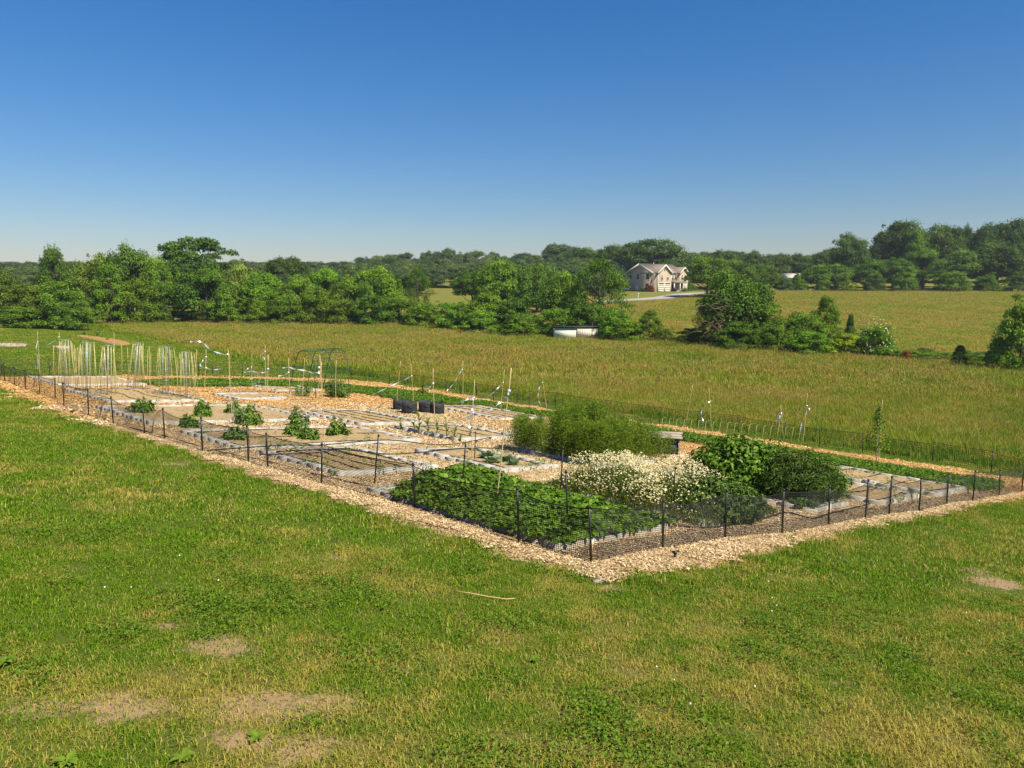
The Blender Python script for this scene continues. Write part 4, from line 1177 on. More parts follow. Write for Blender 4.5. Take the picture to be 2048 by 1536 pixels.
leafy('narrow_leaved_plant', 'tall plant with narrow drooping leaves at the right end of the shrub bed', 'plant', W(.85, 8.35), (.95, .85), 1.12, 'willow_leaf', 120, 75, .13, .024, droop=.35, stem='green_cane')
leafy('leafy_shrub', 'lighter green shrub shoots at the far right of the dark hedge', 'shrub', W(.75, 9.35), (.75, .6), .95, 'shrub_leaf', 55, 50, .09, .05, droop=.2)
leafy('narrow_leaved_plant', 'low dark narrow-leaved plant mound right before the daisies', 'plant', W(.85, 4.75), (.95, .9), .72, 'willow_leaf', 260, 110, .11, .042, droop=.3, stem='green_cane')
leafy('narrow_leaved_plant', 'low narrow-leaved plant at the foot of the tall hedge beside the fence hose', 'plant', W(.35, 7.5), (.35, .35), .28, 'willow_leaf', 40, 30, .08, .03, stem='green_cane')

TOM = [(285, 831, 55, 30, 'tomato plant farthest left, alone at the left end of the second row'), (380, 858, 36, 30, 'dark tomato plant behind the fence, left of the middle'), (407, 838, 33, 32, 'tomato plant tied to the stake with crumpled tape'),
       (467, 832, 32, 30, 'tomato plant at the foot of the streamer stake'), (497, 853, 56, 40, 'largest light green tomato plant in the middle of the beds'), (470, 885, 50, 34, 'dark tomato plant in front of the largest one, nearest the fence'),
       (597, 856, 40, 36, 'tomato plant behind two others at the right of the first row'), (584, 876, 38, 28, 'left one of the two front tomato plants at the right of the row'), (618, 884, 38, 30, 'right one of the two front tomato plants at the right of the row'),
       (675, 876, 44, 32, 'tomato plant standing alone at the right end of the first row')]
for (u, v, wp, hp, lab) in TOM:
    b = gp(u, v); ppm = FPX / b.y
    leafy('tomato_plant', lab, 'tomato plant', b, wp / ppm / 2 * .98, hp / ppm * 1.28, 'tomato_leaf', 20 + (u * 7) % 9, 36, .13, .052, droop=.35, stem='green_cane', ragged=.35, group='tomato plants in the block beds')
    # wire cage round it
CAGE_AT = [(467, 832, 'wire tomato cage at the foot of the streamer stake'), (470, 885, 'wire tomato cage nearest the left fence'), (597, 856, 'wire tomato cage behind the two front plants at the right'), (618, 884, 'wire tomato cage over the right front tomato plant'),
           (560, 862, 'empty wire tomato cage in the middle of the first row'), (520, 800, 'empty wire tomato cage on the small lone bed')]
for (u, v, lab) in CAGE_AT:
    b = gp(u, v); t = thing('tomato_cage', lab, 'cage', b, 'thin wire tomato cages')
    for k in range(4):
        a = np.linspace(0, 2 * math.pi, 15); r = .16 + .045 * k
        MB().tube(np.c_[np.cos(a) * r, np.sin(a) * r, np.full(15, .25 + .25 * k)], .0028, 4).build('ring', 'galvanised', t)
    for k in range(4):
        a = k * math.pi / 2 + .4; MB().tube([(math.cos(a) * .10, math.sin(a) * .10, -.05), (math.cos(a) * .30, math.sin(a) * .30, 1.02)], .0028, 4).build('leg', 'galvanised', t)

def corn(u, v, hp, label):
    b = gp(u, v); H = hp * b.y / FPX * 1.35; t = thing('corn_plant', label, 'corn plant', b, 'young corn plants in one bed')
    MB().tube([(0, 0, -.03), (.01, 0, H * .5), (.0, .01, H * .8)], [.016, .012, .006], 5).build('stalk', 'corn_leaf', t, tint=np.full(15, .4) if False else None)
    for k in range(7):
        a = k * 2.4 + u; z0 = H * (.12 + .1 * k); L = H * random.uniform(.45, .65); s = np.linspace(0, 1, 6)
        r = L * s * .62; z = z0 + L * (1.0 * s - .75 * s ** 2.2); wd = .034 * np.array([.6, 1, 1, .85, .55, .05])
        P = np.c_[np.cos(a) * r, np.sin(a) * r, z]; S = np.array([-math.sin(a), math.cos(a), 0.])
        V = np.concatenate([P - S * wd[:, None], P + S * wd[:, None]]); i = np.arange(5)[:, None]
        me = np_mesh('leaf', V, [np.concatenate([i, i + 6, i + 7, i + 1], 1)], 'corn_leaf', tint=np.full(12, random.uniform(.2, .9)), smooth=True); obj('leaf', me, t)
for i, (u, v, hp) in enumerate([(801, 862, 24), (828, 867, 22), (838, 870, 40), (856, 872, 36), (874, 876, 36), (893, 881, 40), (909, 884, 26), (921, 886, 14), (912, 868, 16), (940, 878, 16)]):
    corn(u, v, hp, ['corn plant at the left end of the corn row', 'second corn plant of the row, short', 'tallest bushy corn plant at the left of the row', 'fourth corn plant of the row', 'fifth corn plant, near the taped stake',
                    'tall slim corn plant right of the middle of the row', 'seventh corn plant of the row', 'last small corn plant at the near right end', 'small corn seedling behind the slim tall plant', 'corn seedling at the far right of the bed'][i])

def cabbage(u, v, hp, label):
    b = gp(u, v); H = hp * b.y / FPX; t = thing('cabbage_plant', label, 'cabbage', b, 'cabbage plants in the small bed')
    for k in range(9):
        a = k * 2.399 + u; el = .35 + .11 * k; L = H * random.uniform(.8, 1.1); s = np.linspace(0, 1, 6); wd = L * .42 * np.array([.18, .45, .85, 1, .8, .25])
        P = np.c_[np.cos(a) * np.cos(el) * L * s, np.sin(a) * np.cos(el) * L * s, .05 + L * (np.sin(el) * s - .25 * s ** 3)]; S = np.array([-math.sin(a), math.cos(a), 0.])
        up = np.c_[np.zeros((6, 2)), wd * .35]
        V = np.concatenate([P - S * wd[:, None] + up, P, P + S * wd[:, None] + up]); i = np.arange(5)[:, None]
        F = np.concatenate([np.concatenate([i, i + 6, i + 7, i + 1], 1), np.concatenate([i + 6, i + 12, i + 13, i + 7], 1)])
        obj('leaf', np_mesh('leaf', V, [F], 'cabbage_leaf', tint=np.full(18, random.uniform(.1, .9)), smooth=True), t)
cabbage(974, 924, 26, 'left cabbage plant in the small bed'); cabbage(984, 932, 24, 'front middle cabbage plant in the small bed'); cabbage(1014, 930, 26, 'right cabbage plant next to the long leaning stake'); cabbage(1027, 938, 22, 'smallest cabbage plant at the near corner of the bed')

# climbing roses on the arch, young trees, vines
leafy('climbing_rose', 'dense dark climbing rose on the right legs of the arch', 'rose', gp(676, 797), (.55, .5), 1.0, 'tomato_leaf', 45, 60, .085, .05, stem='dead_twig')
leafy('climbing_rose', 'sparse bramble at the left foot of the arch', 'rose', gp(604, 795), (.6, .5), .68, 'tomato_leaf', 22, 34, .08, .045, stem='dead_twig')
leafy('young_vine', 'small vine seedling at the back fence behind the grow bags', 'plant', gp(849, 794), .18, .75, 'shrub_leaf', 14, 26, .08, .06, stem='dead_twig')
leafy('young_vine', 'little plant between the third and fourth back posts beside the riser', 'plant', gp(838, 790), .15, .35, 'shrub_leaf', 9, 20, .08, .06, stem='dead_twig')
def sapling():
    b = gp(1752, 926); t = thing('young_tree', 'young leafy fruit tree by the back path at right', 'tree', b)
    MB().tube([(0, 0, -.1), (.01, 0, .5), (0, .02, 1.3), (.02, 0, 2.0)], [.02, .018, .012, .004], 6).build('trunk', 'pale_bark', t)
    n = 430; f_ = rng.uniform(0, 1, n); z = .52 + 1.45 * f_; r = np.interp(f_, [0, .2, .45, .7, 1], [.38, .48, .22, .2, .05]) * np.sqrt(rng.uniform(0, 1, n)); a = rng.uniform(0, 6.28, n)
    c = np.c_[np.cos(a) * r, np.sin(a) * r, z + .05 * rng.normal(size=n)]
    V, T_, tv = leaves(c, np.c_[np.cos(a), np.sin(a), np.full(n, .6)] + rng.normal(0, .4, (n, 3)), rng.uniform(.06, .11, n), .055, rng.uniform(.1, 1, n), droop=.2)
    obj('crown', np_mesh('crown', V, [T_], 'shrub_leaf', tint=tv), t)
sapling()

def weeds():
    """seedlings in the beds and tufts on the walls: too small to count"""
    L = []
    for key, n in [('a', 60), ('b', 40), ('k1', 50), ('k2', 60), ('corn', 20), ('cabbage', 30), ('d', 26), ('c', 30), ('j', 26)]:
        p0, p1, q0, q1 = BEDS[key]
        for _ in range(n):
            edge = rng.uniform() < .55
            p = rng.uniform(p0, p1); q = rng.uniform(q0, q1)
            if edge:
                if rng.uniform() < .5: p = rng.choice([p0 + .2, p1 - .2, p0 - .05, p1 + .05])
                else: q = rng.choice([q0 + .2, q1 - .2, q0 - .05, q1 + .05])
            x, y = pq_xy(p, q); m_ = rng.integers(5, 12); s = rng.uniform(.04, .10); a = rng.uniform(0, 6.28, m_)
            c = np.c_[x + np.cos(a) * s * .7, y + np.sin(a) * s * .7, zt(x, y) + .12 + rng.uniform(0, s * 1.4, m_)]
            L.append(leaves(c, np.c_[np.cos(a) * .5, np.sin(a) * .5, np.ones(m_)] + rng.normal(0, .3, (m_, 3)), s, s * .35, rng.uniform(0, 1, m_), direc=np.c_[np.cos(a), np.sin(a), np.full(m_, .5)]))
    V, T_, tv = join_leaf(L)
    o = obj('seedlings', np_mesh('seedlings', V, [T_], 'weed_leaf', tint=tv)); tag(o, 'tiny seedlings and weeds sprouting in the beds and along their walls', 'seedlings', kind='stuff')
weeds()

def rosette(u, v, s, label):
    b = gp(u, v, .01); t = thing('broadleaf_weed', label, 'weed', b, 'broadleaf weeds in the lawn')
    s *= .72
    for k in range(11):
        a = k * 2.4 + u; L = s * random.uniform(.5, 1.15); q_ = np.linspace(0, 1, 5); wd = L * .22 * np.array([.3, .8, 1, .75, .1])
        P = np.c_[np.cos(a) * L * q_, np.sin(a) * L * q_, .015 + L * (.65 * q_ - .5 * q_ ** 2)]; S = np.array([-math.sin(a), math.cos(a), 0.]); up = np.c_[np.zeros((5, 2)), wd * .3]
        V = np.concatenate([P - S * wd[:, None] + up, P, P + S * wd[:, None] + up]); i = np.arange(4)[:, None]
        F = np.concatenate([np.concatenate([i, i + 5, i + 6, i + 1], 1), np.concatenate([i + 5, i + 10, i + 11, i + 6], 1)])
        obj('leaf', np_mesh('leaf', V, [F], 'weed_leaf', tint=np.full(15, random.uniform(.3, 1)), smooth=True), t)
rosette(135, 1528, .13, 'large leaved weed at the bottom left edge of the lawn'); rosette(515, 1478, .11, 'weed rosette beside the bare dirt patch'); rosette(8, 1328, .12, 'weed rosette at the left edge of the picture')
rosette(365, 1522, .12, 'pale leaved weed at the bottom, right of the largest one'); rosette(1068, 1322, .09, 'small weed rosette in the middle of the lawn'); rosette(1410, 1448, .09, 'small weed rosette low in the right half of the lawn'); rosette(1388, 1136, .08, 'upright weed leaf beside the chips near the sprinkler')

# ================================================================== TREES
def crown_mesh(kind, seed, nlobe, nleaf, ls):
    r = np.random.default_rng(seed); L = []
    cs = []
    for k in range(nlobe):
        a = r.uniform(0, 6.28); f_ = r.uniform(0, 1)
        if kind == 'round':
            ph = math.acos(1 - 1.75 * f_); rad = r.uniform(.5, 1.0) ** .5
            c = np.array([math.cos(a) * math.sin(ph) * .40 * rad, math.sin(a) * math.sin(ph) * .40 * rad, .55 + .36 * math.cos(ph) * rad]); lr = r.uniform(.09, .17); fl = .8
        elif kind == 'oak':
            ph = math.acos(1 - 1.5 * f_); rad = r.uniform(.55, 1.0) ** .5
            c = np.array([math.cos(a) * math.sin(ph) * .42 * rad, math.sin(a) * math.sin(ph) * .42 * rad, .58 + .32 * math.cos(ph) * rad]); lr = r.uniform(.10, .19); fl = .65
        elif kind == 'layer':
            z = r.uniform(.38, .96); rad = np.interp(z, [.35, .6, .85, 1], [.30, .46, .40, .08]) * r.uniform(.3, 1.0) ** .5
            c = np.array([math.cos(a) * rad, math.sin(a) * rad, z]); lr = r.uniform(.08, .16); fl = .38
        elif kind == 'feather':
            z = r.uniform(.2, .97); rad = np.interp(z, [.15, .5, .8, 1], [.30, .44, .28, .04]) * r.uniform(.25, 1.0) ** .5
            c = np.array([math.cos(a) * rad, math.sin(a) * rad, z]); lr = r.uniform(.05, .11); fl = 1.1
        elif kind == 'shrub':
            ph = math.acos(1 - .98 * f_); rad = r.uniform(.35, 1.0) ** .5
            c = np.array([math.cos(a) * math.sin(ph) * .43 * rad, math.sin(a) * math.sin(ph) * .43 * rad, .06 + .82 * math.cos(ph) * rad]); lr = r.uniform(.08, .15); fl = 1.0
        else:  # column
            z = r.uniform(.08, .95); rad = np.interp(z, [0, .25, .6, 1], [.36, .42, .32, .04]) * r.uniform(.4, 1.0) ** .5
            c = np.array([math.cos(a) * rad, math.sin(a) * rad, z]); lr = r.uniform(.07, .13); fl = .8
        if k > nlobe * .80 and kind in ('round', 'oak', 'shrub'):
            mid = np.array([0, 0, .1 if kind == 'shrub' else .5]); c = mid + (c - mid) * r.uniform(1.02, 1.2) / max(.6, rad); lr = r.uniform(.035, .075); fl = 1.0
        n = int(nleaf * (lr / .13) ** 2 * r.uniform(.8, 1.2))
        v = unit(r.normal(size=(n, 3))); v[:, 2] = np.where(v[:, 2] < -.35, -v[:, 2] * .6, v[:, 2])
        rr = lr * r.uniform(.55, 1.12, n)[:, None] * (1 + .25 * np.sin(v[:, :1] * 7 + k) * np.cos(v[:, 1:2] * 6))
        p = c + v * rr * np.array([1, 1, fl]); p[:, 2] = np.maximum(p[:, 2], .0)
        nr = v + np.array([0, 0, .35]) + r.normal(0, .55, (n, 3))
        tint = np.clip(r.normal(.45, .2) + r.normal(0, .16, n), 0, 1)
        s = ls * r.uniform(.6, 1.35, n)
        dr = r.normal(size=(n, 3)); 
        if kind == 'feather': dr = dr * .5 + np.array([0, 0, -1.]) + v * .4
        L.append(leaves(p, nr, s * (1.6 if kind == 'feather' else 1.0), s * (.45 if kind == 'feather' else .72), tint, direc=dr, fold=.2))
        cs.append(c)
    V, T_, tv = join_leaf(L)
    return np_mesh('crown', V, [T_], 'tree_leaf', tint=tv), cs

def trunk_mesh(kind, cs, seed, mat='bark'):
    r = np.random.default_rng(seed); mb = MB()
    top = {'shrub': .5, 'column': .85}.get(kind, .72); base = .0
    w0 = .026 if kind != 'shrub' else .016
    mb.tube([(0, 0, -.03), (.01, 0, .12), (-.01, .01, .35), (.01, -.01, top)], [w0 * 1.3, w0, w0 * .75, w0 * .25], 7, False)
    for c in cs[:14]:
        z0 = max(.1, c[2] - r.uniform(.15, .3)); s0 = np.array([0, 0, min(z0, top - .02)])
        mid = s0 * .5 + c * .5 + np.array([0, 0, -.03]); mb.tube([s0, mid, c], [w0 * .4, w0 * .28, w0 * .08], 5, False)
    return np_mesh('trunk', np.concatenate(mb.V), [np.concatenate(mb.Q)], mat, smooth=True)

PROTO = {}
for kind, nv, nlobe, nleaf, ls in [('round', 4, 74, 330, .026), ('oak', 3, 80, 370, .025), ('layer', 2, 80, 240, .029), ('feather', 3, 120, 190, .022), ('shrub', 4, 70, 270, .032), ('column', 2, 90, 260, .030)]:
    for k in range(nv):
        cm, cs = crown_mesh(kind, 100 + 17 * k + len(PROTO) * 3, nlobe, nleaf, ls)
        PROTO[(kind, k)] = (cm, trunk_mesh(kind, cs, k))
NV = {'round': 4, 'oak': 3, 'layer': 2, 'feather': 3, 'shrub': 4, 'column': 2}
HUE = {'mid': (0.170, 0.296, 0.025), 'bright': (0.180, 0.335, 0.024), 'dark': (0.089, 0.172, 0.024), 'silver': (0.251, 0.337, 0.067), 'olive': (0.168, 0.248, 0.028), 'far': (0.095, 0.172, 0.036), 'fargreen': (0.130, 0.235, 0.032),
       'red': (0.398, 0.112, 0.027), 'maroon': (0.238, 0.091, 0.027), 'yellow': (0.339, 0.450, 0.027), 'deep': (0.120, 0.235, 0.022)}
_tc = [0]
def tree(u, d, vtop, wpx, kind, hue, label, cat='tree', name=None, group=None, sink=0.0):
    tp = at_depth(u, vtop, d); zb = float(zt(tp.x, d)) - sink; H = tp.z - zb; Rw = wpx * d / FPX
    k = _tc[0] % NV[kind]; _tc[0] += 1
    t = thing(name or ('shrub' if kind == 'shrub' else 'tree'), label, cat, (tp.x, d, zb), group or ('trees and shrubs round the fields'), rz=random.uniform(0, 6.28))
    cm, tm = PROTO[(kind, k)]
    c = obj('crown', cm, t); h = HUE[hue]; j = random.uniform(.86, 1.14); c.color = (h[0] * j * random.uniform(.93, 1.07), h[1] * j, h[2] * j * random.uniform(.9, 1.1), 1)
    x = obj('trunk', tm, t)
    s = (Rw * 2 / .96, Rw * 2 / .96, H / .97)
    c.scale = s; x.scale = s
    if d < 152 and kind in ('round', 'feather', 'layer'):
        dr = {'round': .20, 'feather': .18, 'layer': .22}[kind]; c.scale = (s[0], s[1], s[2] * (1 + dr)); c.location.z = -H * dr
    return t

HG = 'trees in the left hedgerow behind the lawn'
L1 = [(-15, 112, 548, 62, 'round', 'olive', 'broad olive tree cut by the left picture edge'), (62, 107, 556, 48, 'shrub', 'olive', 'pale olive bush left in the hedgerow, above the stone ring'),
 (118, 103, 560, 50, 'shrub', 'mid', 'rounded bush where the lawn meets the hedgerow'), (150, 99, 598, 38, 'shrub', 'deep', 'dark bush at the tip of the meadow at left'), (40, 101, 612, 46, 'shrub', 'mid', 'low bush at the far left edge of the lawn'),
 (215, 106, 538, 42, 'column', 'bright', 'bright green pointed tree below the tall locust'), (104, 134, 492, 30, 'round', 'fargreen', 'slim tree standing tallest at the far left'), (180, 130, 508, 48, 'round', 'olive', 'wide pale tree between the slim tree and the tall locust'),
 (256, 126, 489, 50, 'round', 'fargreen', 'tall pale locust tree left of the spreading one'), (318, 122, 514, 44, 'round', 'mid', 'green tree touching the left of the big spreading one'), (275, 104, 560, 45, 'shrub', 'mid', 'bush in the hedgerow right below the tall locust'),
 (392, 128, 481, 70, 'layer', 'dark', 'big spreading tree with flat layered crown, tallest of the left hedgerow'), (330, 108, 558, 42, 'shrub', 'deep', 'dark bush below the spreading tree, left side'), (410, 108, 540, 58, 'round', 'deep', 'dense dark tree in front of the spreading one'),
 (478, 114, 534, 46, 'round', 'silver', 'silvery green tree right of the spreading one'), (450, 106, 580, 40, 'shrub', 'mid', 'bush at the foot of the silvery tree, left'), (525, 112, 549, 46, 'round', 'bright', 'bright rounded tree right of the silvery one'),
 (500, 106, 590, 40, 'shrub', 'mid', 'bush at the meadow edge below the silvery tree'), (571, 168, 513, 42, 'oak', 'far', 'dark blue-green lone tree rising behind the hedgerow'), (590, 111, 556, 42, 'round', 'mid', 'green tree in front of the dark lone tree'),
 (560, 106, 590, 38, 'shrub', 'deep', 'dark bush under the bright rounded tree'), (650, 116, 540, 40, 'round', 'bright', 'light green tree right of the dark lone tree'), (632, 107, 578, 40, 'shrub', 'mid', 'bush at the meadow edge under the light green tree'),
 (690, 113, 556, 42, 'round', 'mid', 'green tree left of the large dome'), (682, 106, 596, 38, 'shrub', 'olive', 'olive bush at the foot of the large dome, left'), (748, 112, 538, 56, 'round', 'bright', 'large dome shaped tree in the middle of the hedgerow'),
 (745, 105, 590, 45, 'shrub', 'deep', 'dark lower bush in front of the large dome'), (835, 120, 546, 34, 'feather', 'deep', 'weeping tree with hanging shoots right of the large dome'), (798, 107, 590, 40, 'shrub', 'mid', 'bush between the large dome and the weeping tree'),
 (850, 103, 602, 46, 'shrub', 'mid', 'low rounded bush below the weeping tree'), (915, 101, 606, 46, 'shrub', 'bright', 'light low bush right of the weeping tree'), (972, 104, 582, 48, 'shrub', 'mid', 'rounded bush in the centre of the treeline'),
 (960, 98, 618, 40, 'shrub', 'bright', 'low bush at the meadow edge in the centre'), (1035, 106, 585, 46, 'shrub', 'deep', 'dark bush left behind the shed'), (1000, 150, 520, 56, 'round', 'bright', 'light green tree rising behind the centre bushes'),
 (1075, 148, 526, 50, 'round', 'fargreen', 'rounded tree right of the light green one behind the bushes'), (945, 160, 540, 45, 'round', 'fargreen', 'rounded tree at the left of the light green one'), (1030, 100, 625, 45, 'shrub', 'mid', 'low bush left of the shed'),
 (1125, 118, 548, 50, 'round', 'mid', 'tree behind the shed, left part'), (1200, 113, 534, 76, 'feather', 'deep', 'large willowy tree behind and right of the shed'), (1110, 104, 612, 45, 'shrub', 'bright', 'bush directly behind the shed'),
 (1185, 103, 600, 48, 'shrub', 'deep', 'bush under the willowy tree, above the shed'), (1235, 97, 618, 38, 'shrub', 'bright', 'bright bush just right of the shed'), (1300, 95, 622, 30, 'column', 'mid', 'pointed bush right of the shed by the gap'),
 (1258, 95, 640, 36, 'shrub', 'mid', 'low bush between shed and pointed bush'), (1330, 93, 650, 24, 'shrub', 'olive', 'small brownish bush at the left of the grass gap'), (1385, 92, 655, 40, 'shrub', 'mid', 'low bush in the grass gap before the tangled tree'),
 (1478, 91, 544, 78, 'round', 'deep', 'tangled tree with dead branches in the middle right'), (1435, 90, 600, 56, 'feather', 'olive', 'thin left branch mass of the tangled tree'), (1525, 88, 605, 48, 'round', 'mid', 'green right half of the tangled tree'),
 (1475, 85, 640, 48, 'shrub', 'deep', 'dark bush at the foot of the tangled tree'), (1545, 84, 645, 48, 'shrub', 'mid', 'bush right below the tangled tree'), (1612, 86, 622, 46, 'round', 'mid', 'rounded bush right of the tangled tree'),
 (1655, 87, 596, 33, 'column', 'mid', 'upright bush standing highest right of the tangled tree'), (1620, 81, 660, 48, 'shrub', 'bright', 'low bright bush below the upright one'), (1690, 81, 662, 40, 'shrub', 'yellow', 'yellow-green bush left of the flowering elder'),
 (1702, 84, 632, 12, 'column', 'dark', 'narrow dark shrub left of the flowering elder'), (1838, 78, 699, 44, 'shrub', 'mid', 'low strip of scrub right of the flowering elder'), (1788, 79, 700, 36, 'shrub', 'bright', 'low bright scrub below the flowering elder'),
 (1812, 76, 700, 10, 'shrub', 'red', 'tiny reddish bush in the scrub'), (1921, 73, 692, 17, 'column', 'dark', 'small dark cone shaped cedar in the meadow at right'), (1965, 76, 705, 42, 'shrub', 'mid', 'low scrub right of the small cedar'),
 (1885, 78, 704, 36, 'shrub', 'bright', 'low scrub left of the small cedar'), (2050, 70, 592, 56, 'shrub', 'mid', 'large leaved tree cut by the right picture edge')]
def set_back(u, d):
    return d + (16 if d < 122 else 11) * float(np.interp(u, [130, 240, 860, 1060], [0, 1, 1, 0])) * (d < 140)
for a in L1: tree(*((a[0], set_back(a[0], a[1]), a[2] - (5 if a[0] < 1280 and a[1] < 122 else 0)) + a[3:]), cat='shrub' if a[4] == 'shrub' and a[0] < 2000 else 'tree', name='tree' if a[0] > 2000 else None)
# elder with cream flowers
e = tree(1755, 80, 640, 40, 'shrub', 'bright', 'elder bush with cream blossom in the right scrub', cat='shrub', name='flowering_elder')
n = 150; a = rng.uniform(0, 6.28, n); ph = rng.uniform(.4, 1.5, n); sx = 40 * 80 / FPX
c = np.c_[np.cos(a) * np.sin(ph) * sx, np.sin(a) * np.sin(ph) * sx, .3 + np.cos(ph) * 4.2]
V, T_, tv = leaves(c, np.c_[np.cos(a), np.sin(a), np.ones(n)], .13, .12, rng.uniform(0, 1, n), fold=.05); obj('blossom', np_mesh('blossom', V, [T_], 'cream_flower'), e)
# dead twigs in the tangled tree
b = at_depth(1440, 640, 88); dead = thing('dead_branches', 'bare brown dead branches hanging in front of the tangled tree', 'branches', b)
for _ in range(70):
    a = rng.uniform(0, 6.28); s0 = np.array([rng.normal(0, 1.3), -.5 + rng.normal(0, .8), rng.uniform(-1.5, 3.2)]); L_ = rng.uniform(.8, 2.2)
    e0 = s0 + np.array([math.cos(a) * L_, -abs(math.sin(a)) * L_ * .8, rng.uniform(-1.1, .3) * L_]); MB().tube([s0, (s0 + e0) / 2 + np.array([0, 0, .15]), e0], [.04, .025, .008], 4, False).build('branch', 'dead_twig', dead)

FG = 'trees round the far house and wood'
L2 = [(1305, 272, 478, 66, 'oak', 'far', 'huge dark oak behind the house'), (1238, 280, 490, 48, 'oak', 'far', 'dark oak left of the huge one behind the house'), (1180, 285, 497, 44, 'oak', 'far', 'dark tree third left of the house oak'),
 (1255, 250, 545, 26, 'round', 'fargreen', 'smaller green tree at the left corner of the house'), (1215, 245, 540, 40, 'round', 'fargreen', 'green tree left of the house'), (1225, 225, 552, 36, 'round', 'mid', 'nearer green tree left of the house'), (1150, 250, 530, 45, 'round', 'fargreen', 'green tree below the dark ridge left of the house'), (1340, 262, 520, 34, 'oak', 'far', 'dark tree close behind the house roof'),
 (1417, 190, 512, 48, 'round', 'mid', 'large green tree right of the house, over the drive'), (1470, 196, 520, 46, 'round', 'fargreen', 'green tree right of the one over the drive'), (1518, 205, 528, 40, 'round', 'fargreen', 'rounded tree right behind the tangled tree'),
 (1440, 262, 502, 36, 'oak', 'far', 'dark far tree in the ridge right of the house'), (1500, 270, 505, 40, 'oak', 'far', 'second dark far tree in the ridge right of the house'), (1552, 275, 507, 34, 'oak', 'far', 'third dark far tree in the ridge, above the white building'), (1600, 275, 508, 34, 'oak', 'far', 'fourth dark far tree in the ridge right of the house'), (1645, 272, 505, 34, 'oak', 'far', 'fifth dark far tree, left of the tall pair'),
 (1545, 232, 545, 26, 'round', 'fargreen', 'bush tree left of the white building'), (1640, 236, 530, 40, 'round', 'mid', 'light green tree right of the white building'), (1597, 232, 558, 26, 'shrub', 'mid', 'bush in front of the white building'), (1570, 230, 562, 24, 'shrub', 'fargreen', 'dark low bush in front of the white building, left'), (1701, 246, 468, 36, 'oak', 'far', 'tall two-topped tree left of the tallest in the right wood'),
 (1803, 250, 442, 50, 'oak', 'far', 'tallest dark tree of the right wood'), (1760, 250, 490, 30, 'oak', 'far', 'lower tree between the two tall ones in the right wood'), (1832, 240, 466, 30, 'column', 'mid', 'pointed lighter tree before the tallest one'), (1888, 252, 449, 40, 'oak', 'dark', 'dark round-topped tree right of the tallest'),
 (1934, 255, 450, 18, 'round', 'far', 'thin spire tree in the right wood'), (1975, 254, 450, 42, 'oak', 'dark', 'broad dark tree right of the thin spire'), (2035, 252, 438, 42, 'oak', 'far', 'high tree at the right picture edge in the wood'), (2085, 250, 440, 44, 'oak', 'far', 'tree in the right wood cut by the picture edge'),
 (1672, 234, 528, 34, 'round', 'fargreen', 'lower tree at the foot of the two-topped tree'), (1735, 234, 520, 38, 'round', 'deep', 'lower tree left of the pointed lighter tree'), (1790, 232, 516, 36, 'round', 'deep', 'lower tree under the tallest one'), (1850, 233, 498, 42, 'round', 'deep', 'lower dark tree under the pointed lighter tree'), (1925, 233, 500, 46, 'round', 'fargreen', 'lighter lower tree under the thin spire'), (2000, 232, 482, 58, 'round', 'dark', 'large dark lower tree at right of the wood'), (2065, 231, 505, 46, 'round', 'deep', 'lower tree of the wood at the right picture edge'),
 (1690, 226, 552, 28, 'shrub', 'mid', 'bush at the field edge below the two-topped tree'), (1750, 226, 556, 30, 'shrub', 'fargreen', 'bush at the field edge below the tallest tree, left'), (1812, 225, 552, 32, 'shrub', 'mid', 'bush at the field edge below the tallest tree'), (1905, 224, 548, 46, 'shrub', 'mid', 'wide light bush at the field edge under the thin spire'), (1980, 224, 556, 36, 'shrub', 'deep', 'bush at the field edge right of the wide light one'), (2040, 223, 552, 36, 'shrub', 'fargreen', 'bush at the field edge by the right picture border'), (1648, 228, 560, 24, 'shrub', 'mid', 'low bush at the field edge below the light green tree')]
for a in L2: tree(*((a[0], a[1], a[2] - (12 if a[4] == 'shrub' else 0), a[3] * (.8 if a[4] == 'shrub' else 1.0)) + a[4:]), cat='shrub' if a[4] == 'shrub' else 'tree', group=FG)

def undergrowth():
    x = np.arange(-84, 40, 1.9) + rng.uniform(-.8, .8, len(np.arange(-84, 40, 1.9))); y = hedge_y(x) + rng.uniform(-1, 5, len(x))
    x2 = np.arange(26, 64, 1.7); x = np.r_[x, x2]; y = np.r_[y, hedge_y(x2) + rng.uniform(-1.0, 2, len(x2))]
    ok = ~((x > 16) & (x < 23)) & ~((x > 3) & (x < 14) & (y < 103)); x, y = x[ok], y[ok]
    h = np.where(x > 40, rng.uniform(.9, 1.7, len(x)), rng.uniform(1.2, 3.2, len(x))); w_ = rng.uniform(2.4, 4.0, len(x))
    protos = []
    for k in range(4):
        me = PROTO[('shrub', k)][0].copy(); me.materials.clear(); me.materials.append(MATS['undergrowth_leaf']); protos.append(me)
    o = scatter('undergrowth', protos, np.c_[x, y, zt(x, y) - .1], np.c_[np.zeros((len(x), 2)), rng.uniform(0, 6.28, len(x))], np.c_[w_, w_, h], rng.integers(0, 4, len(x)))
    tag(o, 'tangle of low brambles along the foot of the treeline', 'undergrowth', kind='stuff')
leafmat('undergrowth_leaf', (.05, .09, .015), (.16, .24, .035), .25)
undergrowth()

